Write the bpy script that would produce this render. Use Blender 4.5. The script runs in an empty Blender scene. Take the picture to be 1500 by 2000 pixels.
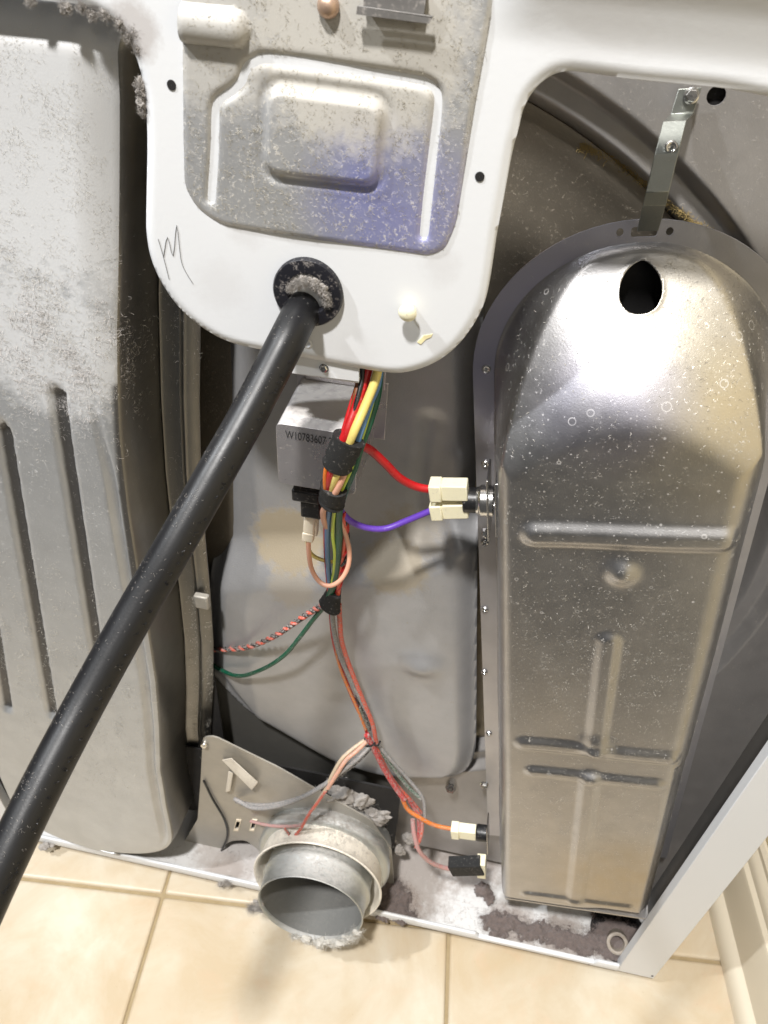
import bpy, math, random
import numpy as np
from mathutils import Vector, Matrix
from mathutils.geometry import tessellate_polygon

random.seed(7)
rng = np.random.default_rng(11)
scene = bpy.context.scene
col = scene.collection

# ------------------------------------------------------------------ camera
FPX = 1500.0                      # focal length in pixels of a 1500 x 2000 frame
_v = np.array([(632 - 750) / FPX, (2711 - 1000) / FPX, 1.0]); _v /= np.linalg.norm(_v)      # world down, in camera axes
_r = np.array([13600.0, 2253.0, -1500.0]); _r -= _v * _r.dot(_v); _r /= np.linalg.norm(_r)  # world +X
_d = np.cross(_r, _v)                                                                       # world +Y (into the machine)
CAM = np.array([0.0, -0.335, 0.886])
cam_data = bpy.data.cameras.new('camera')
cam = bpy.data.objects.new('camera', cam_data)
col.objects.link(cam)
scene.camera = cam
M = np.array([[_r[0], -_r[1], -_r[2]], [_d[0], -_d[1], -_d[2]], [-_v[0], _v[1], _v[2]]])
cam.matrix_world = Matrix([[*M[i], CAM[i]] for i in range(3)] + [[0, 0, 0, 1]])
cam_data.sensor_fit = 'AUTO'
cam_data.sensor_width = 36.0
cam_data.lens = FPX * 36.0 / 2000.0
cam_data.clip_start = 0.01
cam_data.clip_end = 50.0
cam_data.dof.use_dof = True
cam_data.dof.focus_distance = 0.46
cam_data.dof.aperture_fstop = 18.0

# ------------------------------------------------------------------ light
world = bpy.data.worlds.new('World')
scene.world = world
world.use_nodes = True
bg = world.node_tree.nodes['Background']
bg.inputs['Color'].default_value = (0.98, 0.97, 0.95, 1)
bg.inputs['Strength'].default_value = 0.09


def lamp(name, loc, aim, size, watts, color):
    L = bpy.data.lights.new(name, 'AREA')
    L.shape = 'DISK'
    L.size = size
    L.energy = watts
    L.color = color
    o = bpy.data.objects.new(name, L)
    o.location = loc
    o.rotation_euler = (Vector(aim) - Vector(loc)).to_track_quat('-Z', 'Y').to_euler()
    col.objects.link(o)
    return o


lamp('ceiling_lamp', (-1.47, -0.55, 2.45), (-0.1, 0.0, 0.5), 0.07, 40, (0.94, 0.97, 1.0))
lamp('ceiling_lamp', (-0.30, -0.84, 2.45), (-0.1, 0.0, 0.4), 0.15, 66, (1.0, 0.98, 0.955))
lamp('room_fill', (0.6, -1.9, 1.75), (0.0, 0.0, 0.5), 1.0, 4, (1.0, 0.96, 0.90))  # added soft fill standing in for light bounced by the room

scene.view_settings.view_transform = 'Standard'
scene.view_settings.look = 'None'
scene.view_settings.gamma = 1.0
scene.view_settings.use_curve_mapping = False
scene.view_settings.exposure = 0.04


# ------------------------------------------------------------------ geometry helpers
def ray(px, py):
    p = np.array([(px - 750) / FPX, (py - 1000) / FPX, 1.0])
    return np.array([_r @ p, _d @ p, -(_v @ p)])


def at(px, py, Y):
    q = ray(px, py)
    return CAM + q * (Y - CAM[1]) / q[1]


def atz(px, py, Z):
    q = ray(px, py)
    return CAM + q * (Z - CAM[2]) / q[2]


def xz(pts, Y):
    return np.array([at(px, py, Y)[[0, 2]] for px, py in pts])


def smooth_closed(pts, n=6):
    """Catmull-Rom through a closed 2-D outline."""
    P = np.asarray(pts, float)
    out = []
    N = len(P)
    for i in range(N):
        p0, p1, p2, p3 = P[i - 1], P[i], P[(i + 1) % N], P[(i + 2) % N]
        for k in range(n):
            t = k / n
            out.append(0.5 * ((2 * p1) + (p2 - p0) * t + (2 * p0 - 5 * p1 + 4 * p2 - p3) * t * t + (3 * p1 - p0 - 3 * p2 + p3) * t ** 3))
    return np.array(out)


def smooth_open(pts, n=8):
    P = np.asarray(pts, float)
    P = np.vstack([2 * P[0] - P[1], P, 2 * P[-1] - P[-2]])
    out = []
    for i in range(1, len(P) - 2):
        p0, p1, p2, p3 = P[i - 1], P[i], P[i + 1], P[i + 2]
        for k in range(n):
            t = k / n
            out.append(0.5 * ((2 * p1) + (p2 - p0) * t + (2 * p0 - 5 * p1 + 4 * p2 - p3) * t * t + (3 * p1 - p0 - 3 * p2 + p3) * t ** 3))
    out.append(P[-2])
    return np.array(out)


def round_poly(pts, rads, n=6):
    """Round the corners of a closed 2-D polygon with the given radii."""
    P = [np.asarray(p, float) for p in pts]
    out = []
    N = len(P)
    for i in range(N):
        r = rads[i] if hasattr(rads, '__len__') else rads
        a, b, c = P[i - 1], P[i], P[(i + 1) % N]
        u = (a - b) / np.linalg.norm(a - b)
        w = (c - b) / np.linalg.norm(c - b)
        if r <= 0:
            out.append(b)
            continue
        k = min(r, 0.45 * np.linalg.norm(a - b), 0.45 * np.linalg.norm(c - b))
        A, B = b + u * k, b + w * k
        for j in range(n + 1):
            t = j / n
            out.append((1 - t) ** 2 * A + 2 * t * (1 - t) * b + t * t * B)
    return np.array(out)


def seg_dist(x, z, a, b):
    a = np.asarray(a, float); b = np.asarray(b, float)
    ab = b - a
    L = max(ab @ ab, 1e-12)
    t = np.clip(((x - a[0]) * ab[0] + (z - a[1]) * ab[1]) / L, 0, 1)
    return np.hypot(x - a[0] - t * ab[0], z - a[1] - t * ab[1])


def path_dist(x, z, pts):
    d = np.full(np.shape(x), 1e9)
    for a, b in zip(pts[:-1], pts[1:]):
        d = np.minimum(d, seg_dist(x, z, a, b))
    return d


def sdf_poly(poly):
    P = np.asarray(poly, float)

    def f(x, z):
        x = np.asarray(x, float); z = np.asarray(z, float)
        d = np.full(x.shape, 1e9)
        s = np.zeros(x.shape, bool)
        for i in range(len(P)):
            a, b = P[i - 1], P[i]
            d = np.minimum(d, seg_dist(x, z, a, b))
            if a[1] != b[1]:
                c = ((a[1] > z) != (b[1] > z)) & (x < (b[0] - a[0]) * (z - a[1]) / (b[1] - a[1]) + a[0])
                s ^= c
        return np.where(s, -d, d)
    return f


def sstep(e0, e1, x):
    t = np.clip((x - e0) / (e1 - e0), 0, 1)
    return t * t * (3 - 2 * t)


class MB:
    def __init__(self):
        self.v = []
        self.f = []
        self.m = []

    def add(self, verts, faces, mat=0):
        n = len(self.v)
        self.v.extend([tuple(map(float, p)) for p in verts])
        self.f.extend([tuple(int(i) + n for i in f) for f in faces])
        self.m.extend([mat] * len(faces))
        return self

    def box(self, lo, hi, mat=0, frame=None):
        (x0, y0, z0), (x1, y1, z1) = lo, hi
        P = [(x0, y0, z0), (x1, y0, z0), (x1, y1, z0), (x0, y1, z0), (x0, y0, z1), (x1, y0, z1), (x1, y1, z1), (x0, y1, z1)]
        if frame is not None:
            o, a, b, c = [np.asarray(k, float) for k in frame]
            P = [o + a * p[0] + b * p[1] + c * p[2] for p in P]
        return self.add(P, [(0, 3, 2, 1), (4, 5, 6, 7), (0, 1, 5, 4), (1, 2, 6, 5), (2, 3, 7, 6), (3, 0, 4, 7)], mat)

    def tube(self, pts, rad, n=10, mat=0, smooth=6, cap=True, flat=1.0):
        P = smooth_open(pts, smooth) if smooth else np.asarray(pts, float)
        N = len(P)
        if np.ndim(rad) == 0:
            R = np.full(N, rad)
        else:
            R = np.interp(np.linspace(0, 1, N), np.linspace(0, 1, len(rad)), rad)
        T = np.gradient(P, axis=0)
        T /= np.linalg.norm(T, axis=1)[:, None] + 1e-12
        nrm = np.cross(T[0], [0.31, 0.2, 0.93]); nrm /= np.linalg.norm(nrm)
        V, F = [], []
        for i in range(N):
            nrm = nrm - T[i] * (nrm @ T[i]); nrm /= np.linalg.norm(nrm)
            bn = np.cross(T[i], nrm)
            for k in range(n):
                a = 2 * math.pi * k / n
                V.append(P[i] + R[i] * (math.cos(a) * nrm + flat * math.sin(a) * bn))
        for i in range(N - 1):
            for k in range(n):
                k2 = (k + 1) % n
                F.append((i * n + k, i * n + k2, (i + 1) * n + k2, (i + 1) * n + k))
        if cap:
            F.append(tuple(range(n - 1, -1, -1)))
            F.append(tuple((N - 1) * n + k for k in range(n)))
        return self.add(V, F, mat)

    def lathe(self, prof, origin, axis, n=32, mat=0, cap0=False, cap1=False):
        o = np.asarray(origin, float)
        ax = np.asarray(axis, float); ax /= np.linalg.norm(ax)
        e = np.cross(ax, [0.0, 0.0, 1.0])
        if np.linalg.norm(e) < 0.1:
            e = np.cross(ax, [1.0, 0.0, 0.0])
        e /= np.linalg.norm(e)
        g = np.cross(ax, e)
        V, F = [], []
        for r, h in prof:
            for k in range(n):
                a = 2 * math.pi * k / n
                V.append(o + ax * h + r * (math.cos(a) * e + math.sin(a) * g))
        for i in range(len(prof) - 1):
            for k in range(n):
                k2 = (k + 1) % n
                F.append((i * n + k, i * n + k2, (i + 1) * n + k2, (i + 1) * n + k))
        if cap0:
            F.append(tuple(range(n - 1, -1, -1)))
        if cap1:
            F.append(tuple((len(prof) - 1) * n + k for k in range(n)))
        return self.add(V, F, mat)

    def sheet(self, loops, Y0, Y1, mat=0, fn=None):
        """Plate between Y0 (seen face) and Y1 from an outline loop and hole loops in XZ."""
        flat = [p for L in loops for p in L]
        fn = fn or (lambda p, Y: (p[0], Y, p[1]))
        tris = tessellate_polygon([[Vector((p[0], p[1], 0)) for p in L] for L in loops])
        n = len(flat)
        V = [fn(p, Y0) for p in flat] + [fn(p, Y1) for p in flat]
        F = []
        for a, b, c in tris:
            pa, pb, pc = flat[a], flat[b], flat[c]
            s = (pb[0] - pa[0]) * (pc[1] - pa[1]) - (pb[1] - pa[1]) * (pc[0] - pa[0])
            t = (a, b, c) if s > 0 else (a, c, b)
            F.append(t)
            F.append(tuple(i + n for i in t[::-1]))
        k = 0
        for L in loops:
            m = len(L)
            for i in range(m):
                a, b = k + i, k + (i + 1) % m
                F.append((a, a + n, b + n, b))
            k += m
        return self.add(V, F, mat)

    def build(self, name, mats, parent=None, sharp=40, bevel=0, recalc=False):
        me = bpy.data.meshes.new(name)
        me.from_pydata(self.v, [], self.f)
        mats = mats if isinstance(mats, (list, tuple)) else [mats]
        for m in mats:
            me.materials.append(m)
        me.polygons.foreach_set('material_index', self.m)
        me.polygons.foreach_set('use_smooth', [True] * len(self.f))
        if recalc:
            import bmesh
            b = bmesh.new(); b.from_mesh(me); bmesh.ops.recalc_face_normals(b, faces=b.faces); b.to_mesh(me); b.free()
        me.update()
        me.set_sharp_from_angle(angle=math.radians(sharp))
        o = bpy.data.objects.new(name, me)
        col.objects.link(o)
        if parent is not None:
            adopt(o, parent)
        if bevel:
            b = o.modifiers.new('bevel', 'BEVEL')
            b.width = bevel; b.segments = 2; b.limit_method = 'ANGLE'; b.angle_limit = math.radians(35)
            b.harden_normals = False
        return o


def adopt(o, parent):
    """Parent o and keep its world-space vertices where they are."""
    o.parent = parent
    m = Matrix.Translation(parent.location) if parent.type == 'EMPTY' else Matrix.Identity(4)
    o.matrix_parent_inverse = m.inverted()


def empty(name, loc, parent=None):
    o = bpy.data.objects.new(name, None)
    o.empty_display_size = 0.03
    col.objects.link(o)
    if parent is None:
        o.location = loc
    return o


def tag(o, label=None, cat=None, kind=None, group=None):
    if label: o['label'] = label
    if cat: o['category'] = cat
    if kind: o['kind'] = kind
    if group: o['group'] = group
    return o


def heightfield(name, sdf, box, res, surf, mat, parent, frame=None, thick=0.0012, sharp=50):
    """Sheet of metal pressed into relief: surf(u, w) gives its Y over the outline sdf < 0."""
    u0, u1, w0, w1 = box
    us = np.arange(u0, u1 + res, res)
    ws = np.arange(w0, w1 + res, res)
    U, W = np.meshgrid(us, ws, indexing='ij')
    S = sdf(U, W)
    ins = S <= 0
    for _ in range(2):
        e = res * 0.25
        gx = (sdf(U + e, W) - sdf(U - e, W)) / (2 * e)
        gz = (sdf(U, W + e) - sdf(U, W - e)) / (2 * e)
        g = np.hypot(gx, gz) + 1e-9
        S2 = sdf(U, W)
        mv = (~ins) & (S < res * 1.6)
        U = np.where(mv, U - S2 * gx / g ** 2, U)
        W = np.where(mv, W - S2 * gz / g ** 2, W)
    near = S < res * 1.6
    q_any = ins[:-1, :-1] | ins[1:, :-1] | ins[1:, 1:] | ins[:-1, 1:]
    q_ok = near[:-1, :-1] & near[1:, :-1] & near[1:, 1:] & near[:-1, 1:]
    I, J = np.nonzero(q_any & q_ok)
    ny = len(ws)
    idx = lambda i, j: i * ny + j
    F = np.stack([idx(I, J), idx(I + 1, J), idx(I + 1, J + 1), idx(I, J + 1)], 1)
    used = np.unique(F)
    remap = np.full(U.size, -1); remap[used] = np.arange(len(used))
    Yv = surf(U, W)
    if frame is None:
        X, Z = U, W
    else:
        O, bu, aw = frame
        X = O[0] + U * bu[0] + W * aw[0]
        Z = O[1] + U * bu[1] + W * aw[1]
    V = np.stack([X.ravel(), Yv.ravel(), Z.ravel()], 1)[used]
    mb = MB()
    mb.v = [tuple(p) for p in V.tolist()]
    mb.f = [tuple(f) for f in remap[F].tolist()]
    mb.m = [0] * len(mb.f)
    o = mb.build(name, mat, parent, sharp)
    if thick:
        s = o.modifiers.new('thickness', 'SOLIDIFY')
        s.thickness = thick; s.offset = -1.0
    return o


def fibers(mb, P, Nn, length, width, seed=0, lift=0.0006, segs=3, curl=1.2):
    """Curled lint fibres lying on the points P with normals Nn, as thin ribbons."""
    g = np.random.default_rng(seed)
    n = len(P)
    Nn = Nn / (np.linalg.norm(Nn, axis=1)[:, None] + 1e-9)
    t = g.normal(size=(n, 3)); t -= Nn * (t * Nn).sum(1)[:, None]; t /= np.linalg.norm(t, axis=1)[:, None] + 1e-9
    b = np.cross(Nn, t)
    L = length * g.uniform(0.4, 1.5, n)
    wd = width * g.uniform(0.6, 1.4, n)
    k1 = g.normal(0, curl, n)
    cur = P + Nn * lift * g.uniform(0.1, 1.0, n)[:, None]
    ang = np.zeros(n)
    V = []
    for s in range(segs + 1):
        d = t * np.cos(ang)[:, None] + b * np.sin(ang)[:, None]
        sd = np.cross(Nn, d)
        taper = 1.0 if 0 < s < segs else 0.4
        V.append(cur + sd * wd[:, None] * 0.5 * taper)
        V.append(cur - sd * wd[:, None] * 0.5 * taper)
        up = g.normal(0, 0.35, n)
        cur = cur + (d + Nn * up[:, None]) * (L / segs)[:, None]
        ang = ang + k1 * 0.7 + g.normal(0, 0.4, n)
    V = np.stack(V, 1)
    m = 2 * (segs + 1)
    base = len(mb.v)
    mb.v.extend(map(tuple, V.reshape(-1, 3).tolist()))
    off = (np.arange(n) * m + base)[:, None]
    for s in range(segs):
        q = np.concatenate([off + 2 * s, off + 2 * s + 1, off + 2 * s + 3, off + 2 * s + 2], 1)
        mb.f.extend(map(tuple, q.tolist()))
        mb.m.extend([0] * n)


# ------------------------------------------------------------------ materials
class NT:
    def __init__(self, name):
        self.mat = bpy.data.materials.new(name)
        self.mat.use_nodes = True
        self.t = self.mat.node_tree
        self.t.nodes.clear()
        self.out = self.t.nodes.new('ShaderNodeOutputMaterial')
        self.bsdf = self.t.nodes.new('ShaderNodeBsdfPrincipled')
        self.t.links.new(self.bsdf.outputs[0], self.out.inputs[0])
        self.pos = self.t.nodes.new('ShaderNodeNewGeometry').outputs['Position']

    def link(self, a, b):
        self.t.links.new(a, b)

    def put(self, sock, val):
        if hasattr(val, 'is_linked') or isinstance(val, bpy.types.NodeSocket):
            self.link(val, sock)
        elif isinstance(val, (tuple, list)) and len(val) == 3 and sock.type == 'RGBA':
            sock.default_value = (*val, 1)
        else:
            sock.default_value = val

    def noise(self, scale, detail=4, rough=0.55, dist=0.0, vec=None, stretch=None):
        n = self.t.nodes.new('ShaderNodeTexNoise')
        n.inputs['Scale'].default_value = scale
        n.inputs['Detail'].default_value = detail
        n.inputs['Roughness'].default_value = rough
        n.inputs['Distortion'].default_value = dist
        v = vec or self.pos
        if stretch:
            m = self.t.nodes.new('ShaderNodeMapping')
            m.inputs['Scale'].default_value = stretch
            self.link(v, m.inputs['Vector']); v = m.outputs[0]
        self.link(v, n.inputs['Vector'])
        return n.outputs['Fac']

    def voro(self, scale, out='Distance', feature='F1', rnd=1.0, vec=None):
        n = self.t.nodes.new('ShaderNodeTexVoronoi')
        n.feature = feature
        n.inputs['Scale'].default_value = scale
        n.inputs['Randomness'].default_value = rnd
        self.link(vec or self.pos, n.inputs['Vector'])
        return n.outputs[out]

    def ramp(self, fac, stops):
        n = self.t.nodes.new('ShaderNodeValToRGB')
        e = n.color_ramp.elements
        while len(e) < len(stops):
            e.new(0.5)
        for k, (p, c) in zip(e, stops):
            k.position = p
            k.color = (c, c, c, 1) if isinstance(c, (int, float)) else (*c, 1)
        self.put(n.inputs[0], fac)
        return n.outputs[0]

    def math(self, op, a, b=0.0, c=0.0, clamp=False):
        n = self.t.nodes.new('ShaderNodeMath')
        n.operation = op
        n.use_clamp = clamp
        self.put(n.inputs[0], a); self.put(n.inputs[1], b); self.put(n.inputs[2], c)
        return n.outputs[0]

    def mix(self, fac, a, b):
        n = self.t.nodes.new('ShaderNodeMix')
        n.data_type = 'RGBA'
        self.put(n.inputs['Factor'], fac)
        self.put(n.inputs[6], a); self.put(n.inputs[7], b)
        return n.outputs[2]

    def mixf(self, fac, a, b):
        n = self.t.nodes.new('ShaderNodeMix')
        n.data_type = 'FLOAT'
        self.put(n.inputs[0], fac)
        self.put(n.inputs[2], a); self.put(n.inputs[3], b)
        return n.outputs[0]

    def bump(self, h, strength=0.3, dist=0.001):
        n = self.t.nodes.new('ShaderNodeBump')
        n.inputs['Strength'].default_value = strength
        n.inputs['Distance'].default_value = dist
        self.put(n.inputs['Height'], h)
        self.link(n.outputs[0], self.bsdf.inputs['Normal'])

    def sep(self):
        n = self.t.nodes.new('ShaderNodeSeparateXYZ')
        self.link(self.pos, n.inputs[0])
        return n.outputs

    def normal_z(self):
        g = self.t.nodes.new('ShaderNodeNewGeometry')
        n = self.t.nodes.new('ShaderNodeSeparateXYZ')
        self.link(g.outputs['Normal'], n.inputs[0])
        return n.outputs[2]

    def set(self, **kw):
        names = dict(color='Base Color', metal='Metallic', rough='Roughness', spec='Specular IOR Level', trans='Transmission Weight', coat='Coat Weight', sheen='Sheen Weight', sss='Subsurface Weight')
        for k, val in kw.items():
            self.put(self.bsdf.inputs[names[k]], val)
        return self.mat

    def blob(self, c, r0, r1):
        """1 inside r0 metres of the point c, 0 beyond r1."""
        n = self.t.nodes.new('ShaderNodeVectorMath'); n.operation = 'DISTANCE'
        self.link(self.pos, n.inputs[0]); n.inputs[1].default_value = tuple(map(float, c))
        m = self.t.nodes.new('ShaderNodeMapRange'); m.interpolation_type = 'SMOOTHSTEP'
        self.link(n.outputs['Value'], m.inputs[0])
        m.inputs[1].default_value = r0; m.inputs[2].default_value = r1
        m.inputs[3].default_value = 1; m.inputs[4].default_value = 0
        return m.outputs[0]


def stripe(t, a, b, r0, r1):
    """1 along the line from a to b in the XZ plane, fading from r0 to r1 metres off it."""
    x, y, z = t.sep()
    (ax, az), (bx, bz) = a, b
    L = math.hypot(bx - ax, bz - az)
    ux, uz = (bx - ax) / L, (bz - az) / L
    dx = t.math('SUBTRACT', x, float(ax)); dz = t.math('SUBTRACT', z, float(az))
    al = t.math('ADD', t.math('MULTIPLY', dx, float(ux)), t.math('MULTIPLY', dz, float(uz)))
    cl = t.math('MINIMUM', t.math('MAXIMUM', al, 0.0), float(L))
    ex = t.math('SUBTRACT', dx, t.math('MULTIPLY', cl, float(ux))); ez_ = t.math('SUBTRACT', dz, t.math('MULTIPLY', cl, float(uz)))
    d = t.math('SQRT', t.math('ADD', t.math('MULTIPLY', ex, ex), t.math('MULTIPLY', ez_, ez_)))
    m = t.t.nodes.new('ShaderNodeMapRange'); m.interpolation_type = 'SMOOTHSTEP'
    t.link(d, m.inputs[0])
    m.inputs[1].default_value = r0; m.inputs[2].default_value = r1; m.inputs[3].default_value = 1; m.inputs[4].default_value = 0
    return m.outputs[0]


def plain(name, color, rough=0.5, metal=0.0, var=0.12, scale=60, dust=0.0, bump=0.1, sss=0.0, spec=0.5):
    t = NT(name)
    t.set(spec=spec)
    n = t.noise(scale, 5)
    c = t.mix(n, tuple(k * (1 - var) for k in color), tuple(min(1, k * (1 + var)) for k in color))
    r = t.mixf(t.noise(scale * 0.6, 6, 0.65), rough * 0.7, min(1, rough * 1.3))
    if dust:
        d = t.ramp(t.noise(420, 6, 0.7), [(0.58 - 0.2 * dust, 0), (0.72 - 0.15 * dust, min(1, 0.35 + dust))])
        c = t.mix(d, c, (0.42, 0.38, 0.35))
        r = t.mixf(d, r, 0.95)
        if metal:
            t.put(t.bsdf.inputs['Metallic'], t.mixf(d, metal, 0.0))
    elif metal:
        t.set(metal=metal)
    if bump:
        t.bump(t.noise(scale * 9, 4), bump, 0.0006)
    if sss:
        t.set(sss=sss)
        t.bsdf.inputs['Subsurface Radius'].default_value = (0.003, 0.003, 0.002)
    return t.set(color=c, rough=r)


def steel(name, color=(0.56, 0.555, 0.54), rough=0.36, dust=0.3, dust_col=(0.46, 0.43, 0.38), tint=None, rings=False, up_dust=0.0, spots=None, metal=1.0, grain=0.25, patches=(), darkened=()):
    """Galvanised sheet: metal with cloudy zinc, small specks, lint dust and stains."""
    t = NT(name)
    n1 = t.noise(38, 6, 0.6)
    c = t.mix(n1, tuple(k * 0.82 for k in color), tuple(min(1, k * 1.14) for k in color))
    r = t.mixf(t.noise(90, 5, 0.6), rough * 0.8, rough * 1.25)
    if tint:
        for cen, r0, r1, colr in tint:
            c = t.mix(t.math('MULTIPLY', t.blob(cen, r0, r1), t.ramp(t.noise(32, 3), [(0.3, 0.55), (0.65, 1.0)])), c, colr)
    fine = t.noise(900, 4, 0.65)
    lo = 0.66 - 0.22 * dust
    d = t.ramp(t.noise(520, 6, 0.72, 0.6), [(lo, 0), (lo + 0.07, 0.9)])
    d = t.math('MULTIPLY', d, t.ramp(t.noise(24, 4, 0.6), [(0.33, 0.35), (0.6, 1.0)]))
    for cen, r0, r1, amt in patches:
        edge = t.math('ADD', t.blob(cen, r0, r1), t.math('MULTIPLY', t.math('SUBTRACT', t.noise(130, 5, 0.65), 0.5), 1.1))
        d = t.math('MAXIMUM', d, t.math('MULTIPLY', t.ramp(edge, [(0.35, 0), (0.75, 1)]), amt))
    if up_dust:
        nz = t.ramp(t.normal_z(), [(0.55, 0), (0.9, 1)])
        d = t.math('MAXIMUM', d, t.math('MULTIPLY', t.math('MULTIPLY', nz, up_dust), t.ramp(t.noise(260, 5, 0.7), [(0.3, 0.3), (0.6, 1)])))
    for a_, b_, r0, r1 in darkened:              # dark reflections painted into the pressed grooves, dust thinned there
        k_ = stripe(t, a_, b_, r0, r1)
        c = t.mix(k_, c, (0.13, 0.125, 0.12))
        d = t.math('MULTIPLY', d, t.math('SUBTRACT', 1.0, t.math('MULTIPLY', k_, 0.75)))
    h = t.math('ADD', t.math('MULTIPLY', fine, grain), t.math('MULTIPLY', d, 0.8))
    if rings:
        vd = t.voro(85)
        vc = t.voro(85, 'Color')
        s = t.t.nodes.new('ShaderNodeSeparateColor'); t.link(vc, s.inputs[0])
        keep = t.ramp(s.outputs[0], [(0.45, 0), (0.47, 1)])
        rad = t.math('MULTIPLY_ADD', s.outputs[1], 0.17, 0.05)
        band = t.math('SUBTRACT', 1.0, t.math('MULTIPLY', t.math('ABSOLUTE', t.math('SUBTRACT', vd, rad)), 32.0), clamp=True)
        vs = t.voro(330)
        vsc = t.voro(330, 'Color')
        s2 = t.t.nodes.new('ShaderNodeSeparateColor'); t.link(vsc, s2.inputs[0])
        keep2 = t.ramp(s2.outputs[0], [(0.70, 0), (0.72, 1)])
        dot = t.math('SUBTRACT', 1.0, t.math('MULTIPLY', vs, 4.2), clamp=True)
        mark = t.math('MAXIMUM', t.math('MULTIPLY', t.math('MULTIPLY', band, keep), 0.75), t.math('MULTIPLY', t.math('MULTIPLY', dot, keep2), 0.9))
        mark = t.math('MULTIPLY', mark, t.ramp(t.noise(55, 3), [(0.3, 0.25), (0.6, 1)]))
        d = t.math('MAXIMUM', d, t.math('MULTIPLY', mark, 0.8))
    if spots:
        sp = t.ramp(t.noise(330, 5, 0.7, 0.8, stretch=(1, 1, 1.8)), [(0.58, 0), (0.66, 1)])
        m = 0.0
        for cen, r0, r1 in spots:
            m = t.math('MAXIMUM', m, t.math('MULTIPLY', sp, t.blob(cen, r0, r1)))
        c = t.mix(t.math('MULTIPLY', m, 0.55), c, (0.14, 0.13, 0.13))
    c = t.mix(d, c, dust_col)
    t.bump(h, 0.35, 0.0007)
    return t.set(color=c, rough=t.mixf(d, r, 0.9), metal=t.mixf(d, metal, 0.0))


def paint_mat(name, color=(0.72, 0.73, 0.745), dirt=0.25, rough=0.38, grime=()):
    t = NT(name)
    c = t.mix(t.noise(14, 5), tuple(k * 0.95 for k in color), color)
    sp = t.ramp(t.noise(700, 5, 0.7), [(0.66, 0), (0.74, 1)])
    sp = t.math('MULTIPLY', sp, t.ramp(t.noise(30, 4), [(0.4, 0.1), (0.65, 1)]))
    c = t.mix(t.math('MULTIPLY', sp, dirt), c, (0.35, 0.31, 0.27))
    for cen, r0, r1, amt in grime:
        e = t.ramp(t.math('ADD', t.blob(cen, r0, r1), t.math('MULTIPLY', t.math('SUBTRACT', t.noise(120, 6, 0.7), 0.5), 1.2)), [(0.4, 0), (0.9, 1)])
        c = t.mix(t.math('MULTIPLY', e, amt), c, (0.33, 0.28, 0.25))
    t.bump(t.math('ADD', t.noise(420, 3), t.math('MULTIPLY', sp, 0.6)), 0.12, 0.0004)
    return t.set(color=c, rough=t.mixf(t.noise(60, 4), rough * 0.85, rough * 1.2))


def wire_mat(name, color, dust=0.25, rough=0.42):
    t = NT(name)
    n = t.noise(80, 4)
    c = t.mix(n, tuple(k * 0.82 for k in color), color)
    d = t.ramp(t.noise(650, 6, 0.75), [(0.64 - 0.3 * dust, 0), (0.74 - 0.25 * dust, 0.85)])
    c = t.mix(d, c, (0.40, 0.36, 0.34))
    t.bump(t.noise(700, 4), 0.15, 0.0005)
    return t.set(color=c, rough=t.mixf(d, rough, 0.95))


def lint_mat(name, color):
    t = NT(name)
    c = t.mix(t.noise(160, 5, 0.7), tuple(k * 0.6 for k in color), tuple(min(1, k * 1.25) for k in color))
    t.bump(t.noise(1200, 5, 0.8), 0.8, 0.002)
    return t.set(color=c, rough=1.0, sheen=0.3, spec=0.1)


HX = lambda h: tuple(((int(h[i:i + 2], 16) / 255) ** 2.2) for i in (0, 2, 4))

m_white = paint_mat('white_enamel', dirt=0.5, grime=[(at(262, 60, 0), 0.004, 0.02, 0.5), (at(430, 560, 0), 0.0, 0.03, 0.10), (at(860, 520, 0), 0.0, 0.02, 0.14), (at(480, 450, 0), 0.0, 0.02, 0.12), (at(1180, 60, 0), 0.0, 0.05, 0.08), (at(700, 690, 0), 0.0, 0.025, 0.08)])
m_base = paint_mat('base_enamel', (0.66, 0.655, 0.65), 0.6, 0.5, grime=[((-0.02, 0.05, 0.02), 0.03, 0.12, 0.75), ((0.06, 0.09, 0.02), 0.02, 0.08, 0.6), ((-0.2, 0.03, 0.02), 0.02, 0.07, 0.6), (atz(1000, 1810, .018), 0.01, 0.05, 0.85), (atz(1100, 1835, .018), 0.01, 0.05, 0.85), (atz(1200, 1840, .018), 0.015, 0.045, 0.9), (atz(780, 1770, .018), 0.012, 0.045, 0.85), (atz(930, 1680, .018), 0.01, 0.06, 0.7), (atz(440, 1710, .018), 0.01, 0.04, 0.7)])
m_plate = steel('cover_plate_zinc', (0.50, 0.50, 0.50), 0.44, 0.50, (0.50, 0.47, 0.41), metal=0.55, tint=[(at(740, 400, 0), 0.008, 0.045, (0.27, 0.29, 0.62)), (at(850, 440, 0), 0.0, 0.05, (0.36, 0.36, 0.58))],  # tint paints a blue reflection into the zinc, lower right
                patches=[(at(700, 60, 0), 0.02, 0.07, 0.7), (at(420, 60, 0), 0.01, 0.05, 0.5)])
hp_tint = at(1190, 800, 0.004)
m_heater = steel('heater_zinc', (0.475, 0.47, 0.475), 0.39, 0.18, tint=[(at(1410, 780, 0.01), 0.02, 0.085, (0.60, 0.55, 0.45)), (at(1330, 620, 0.03), 0.01, 0.05, (0.58, 0.54, 0.46)), (at(1240, 1720, 0.005), 0.02, 0.10, (0.46, 0.40, 0.31)), (hp_tint, 0.02, 0.055, (0.44, 0.43, 0.485))], dust_col=(0.58, 0.56, 0.52), rings=True, spots=[(at(1400, 600, 0.03), 0.01, 0.06), (at(1380, 720, 0.02), 0.01, 0.05)])  # tints paint cream and brown reflections and a violet shading band into the zinc
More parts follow.
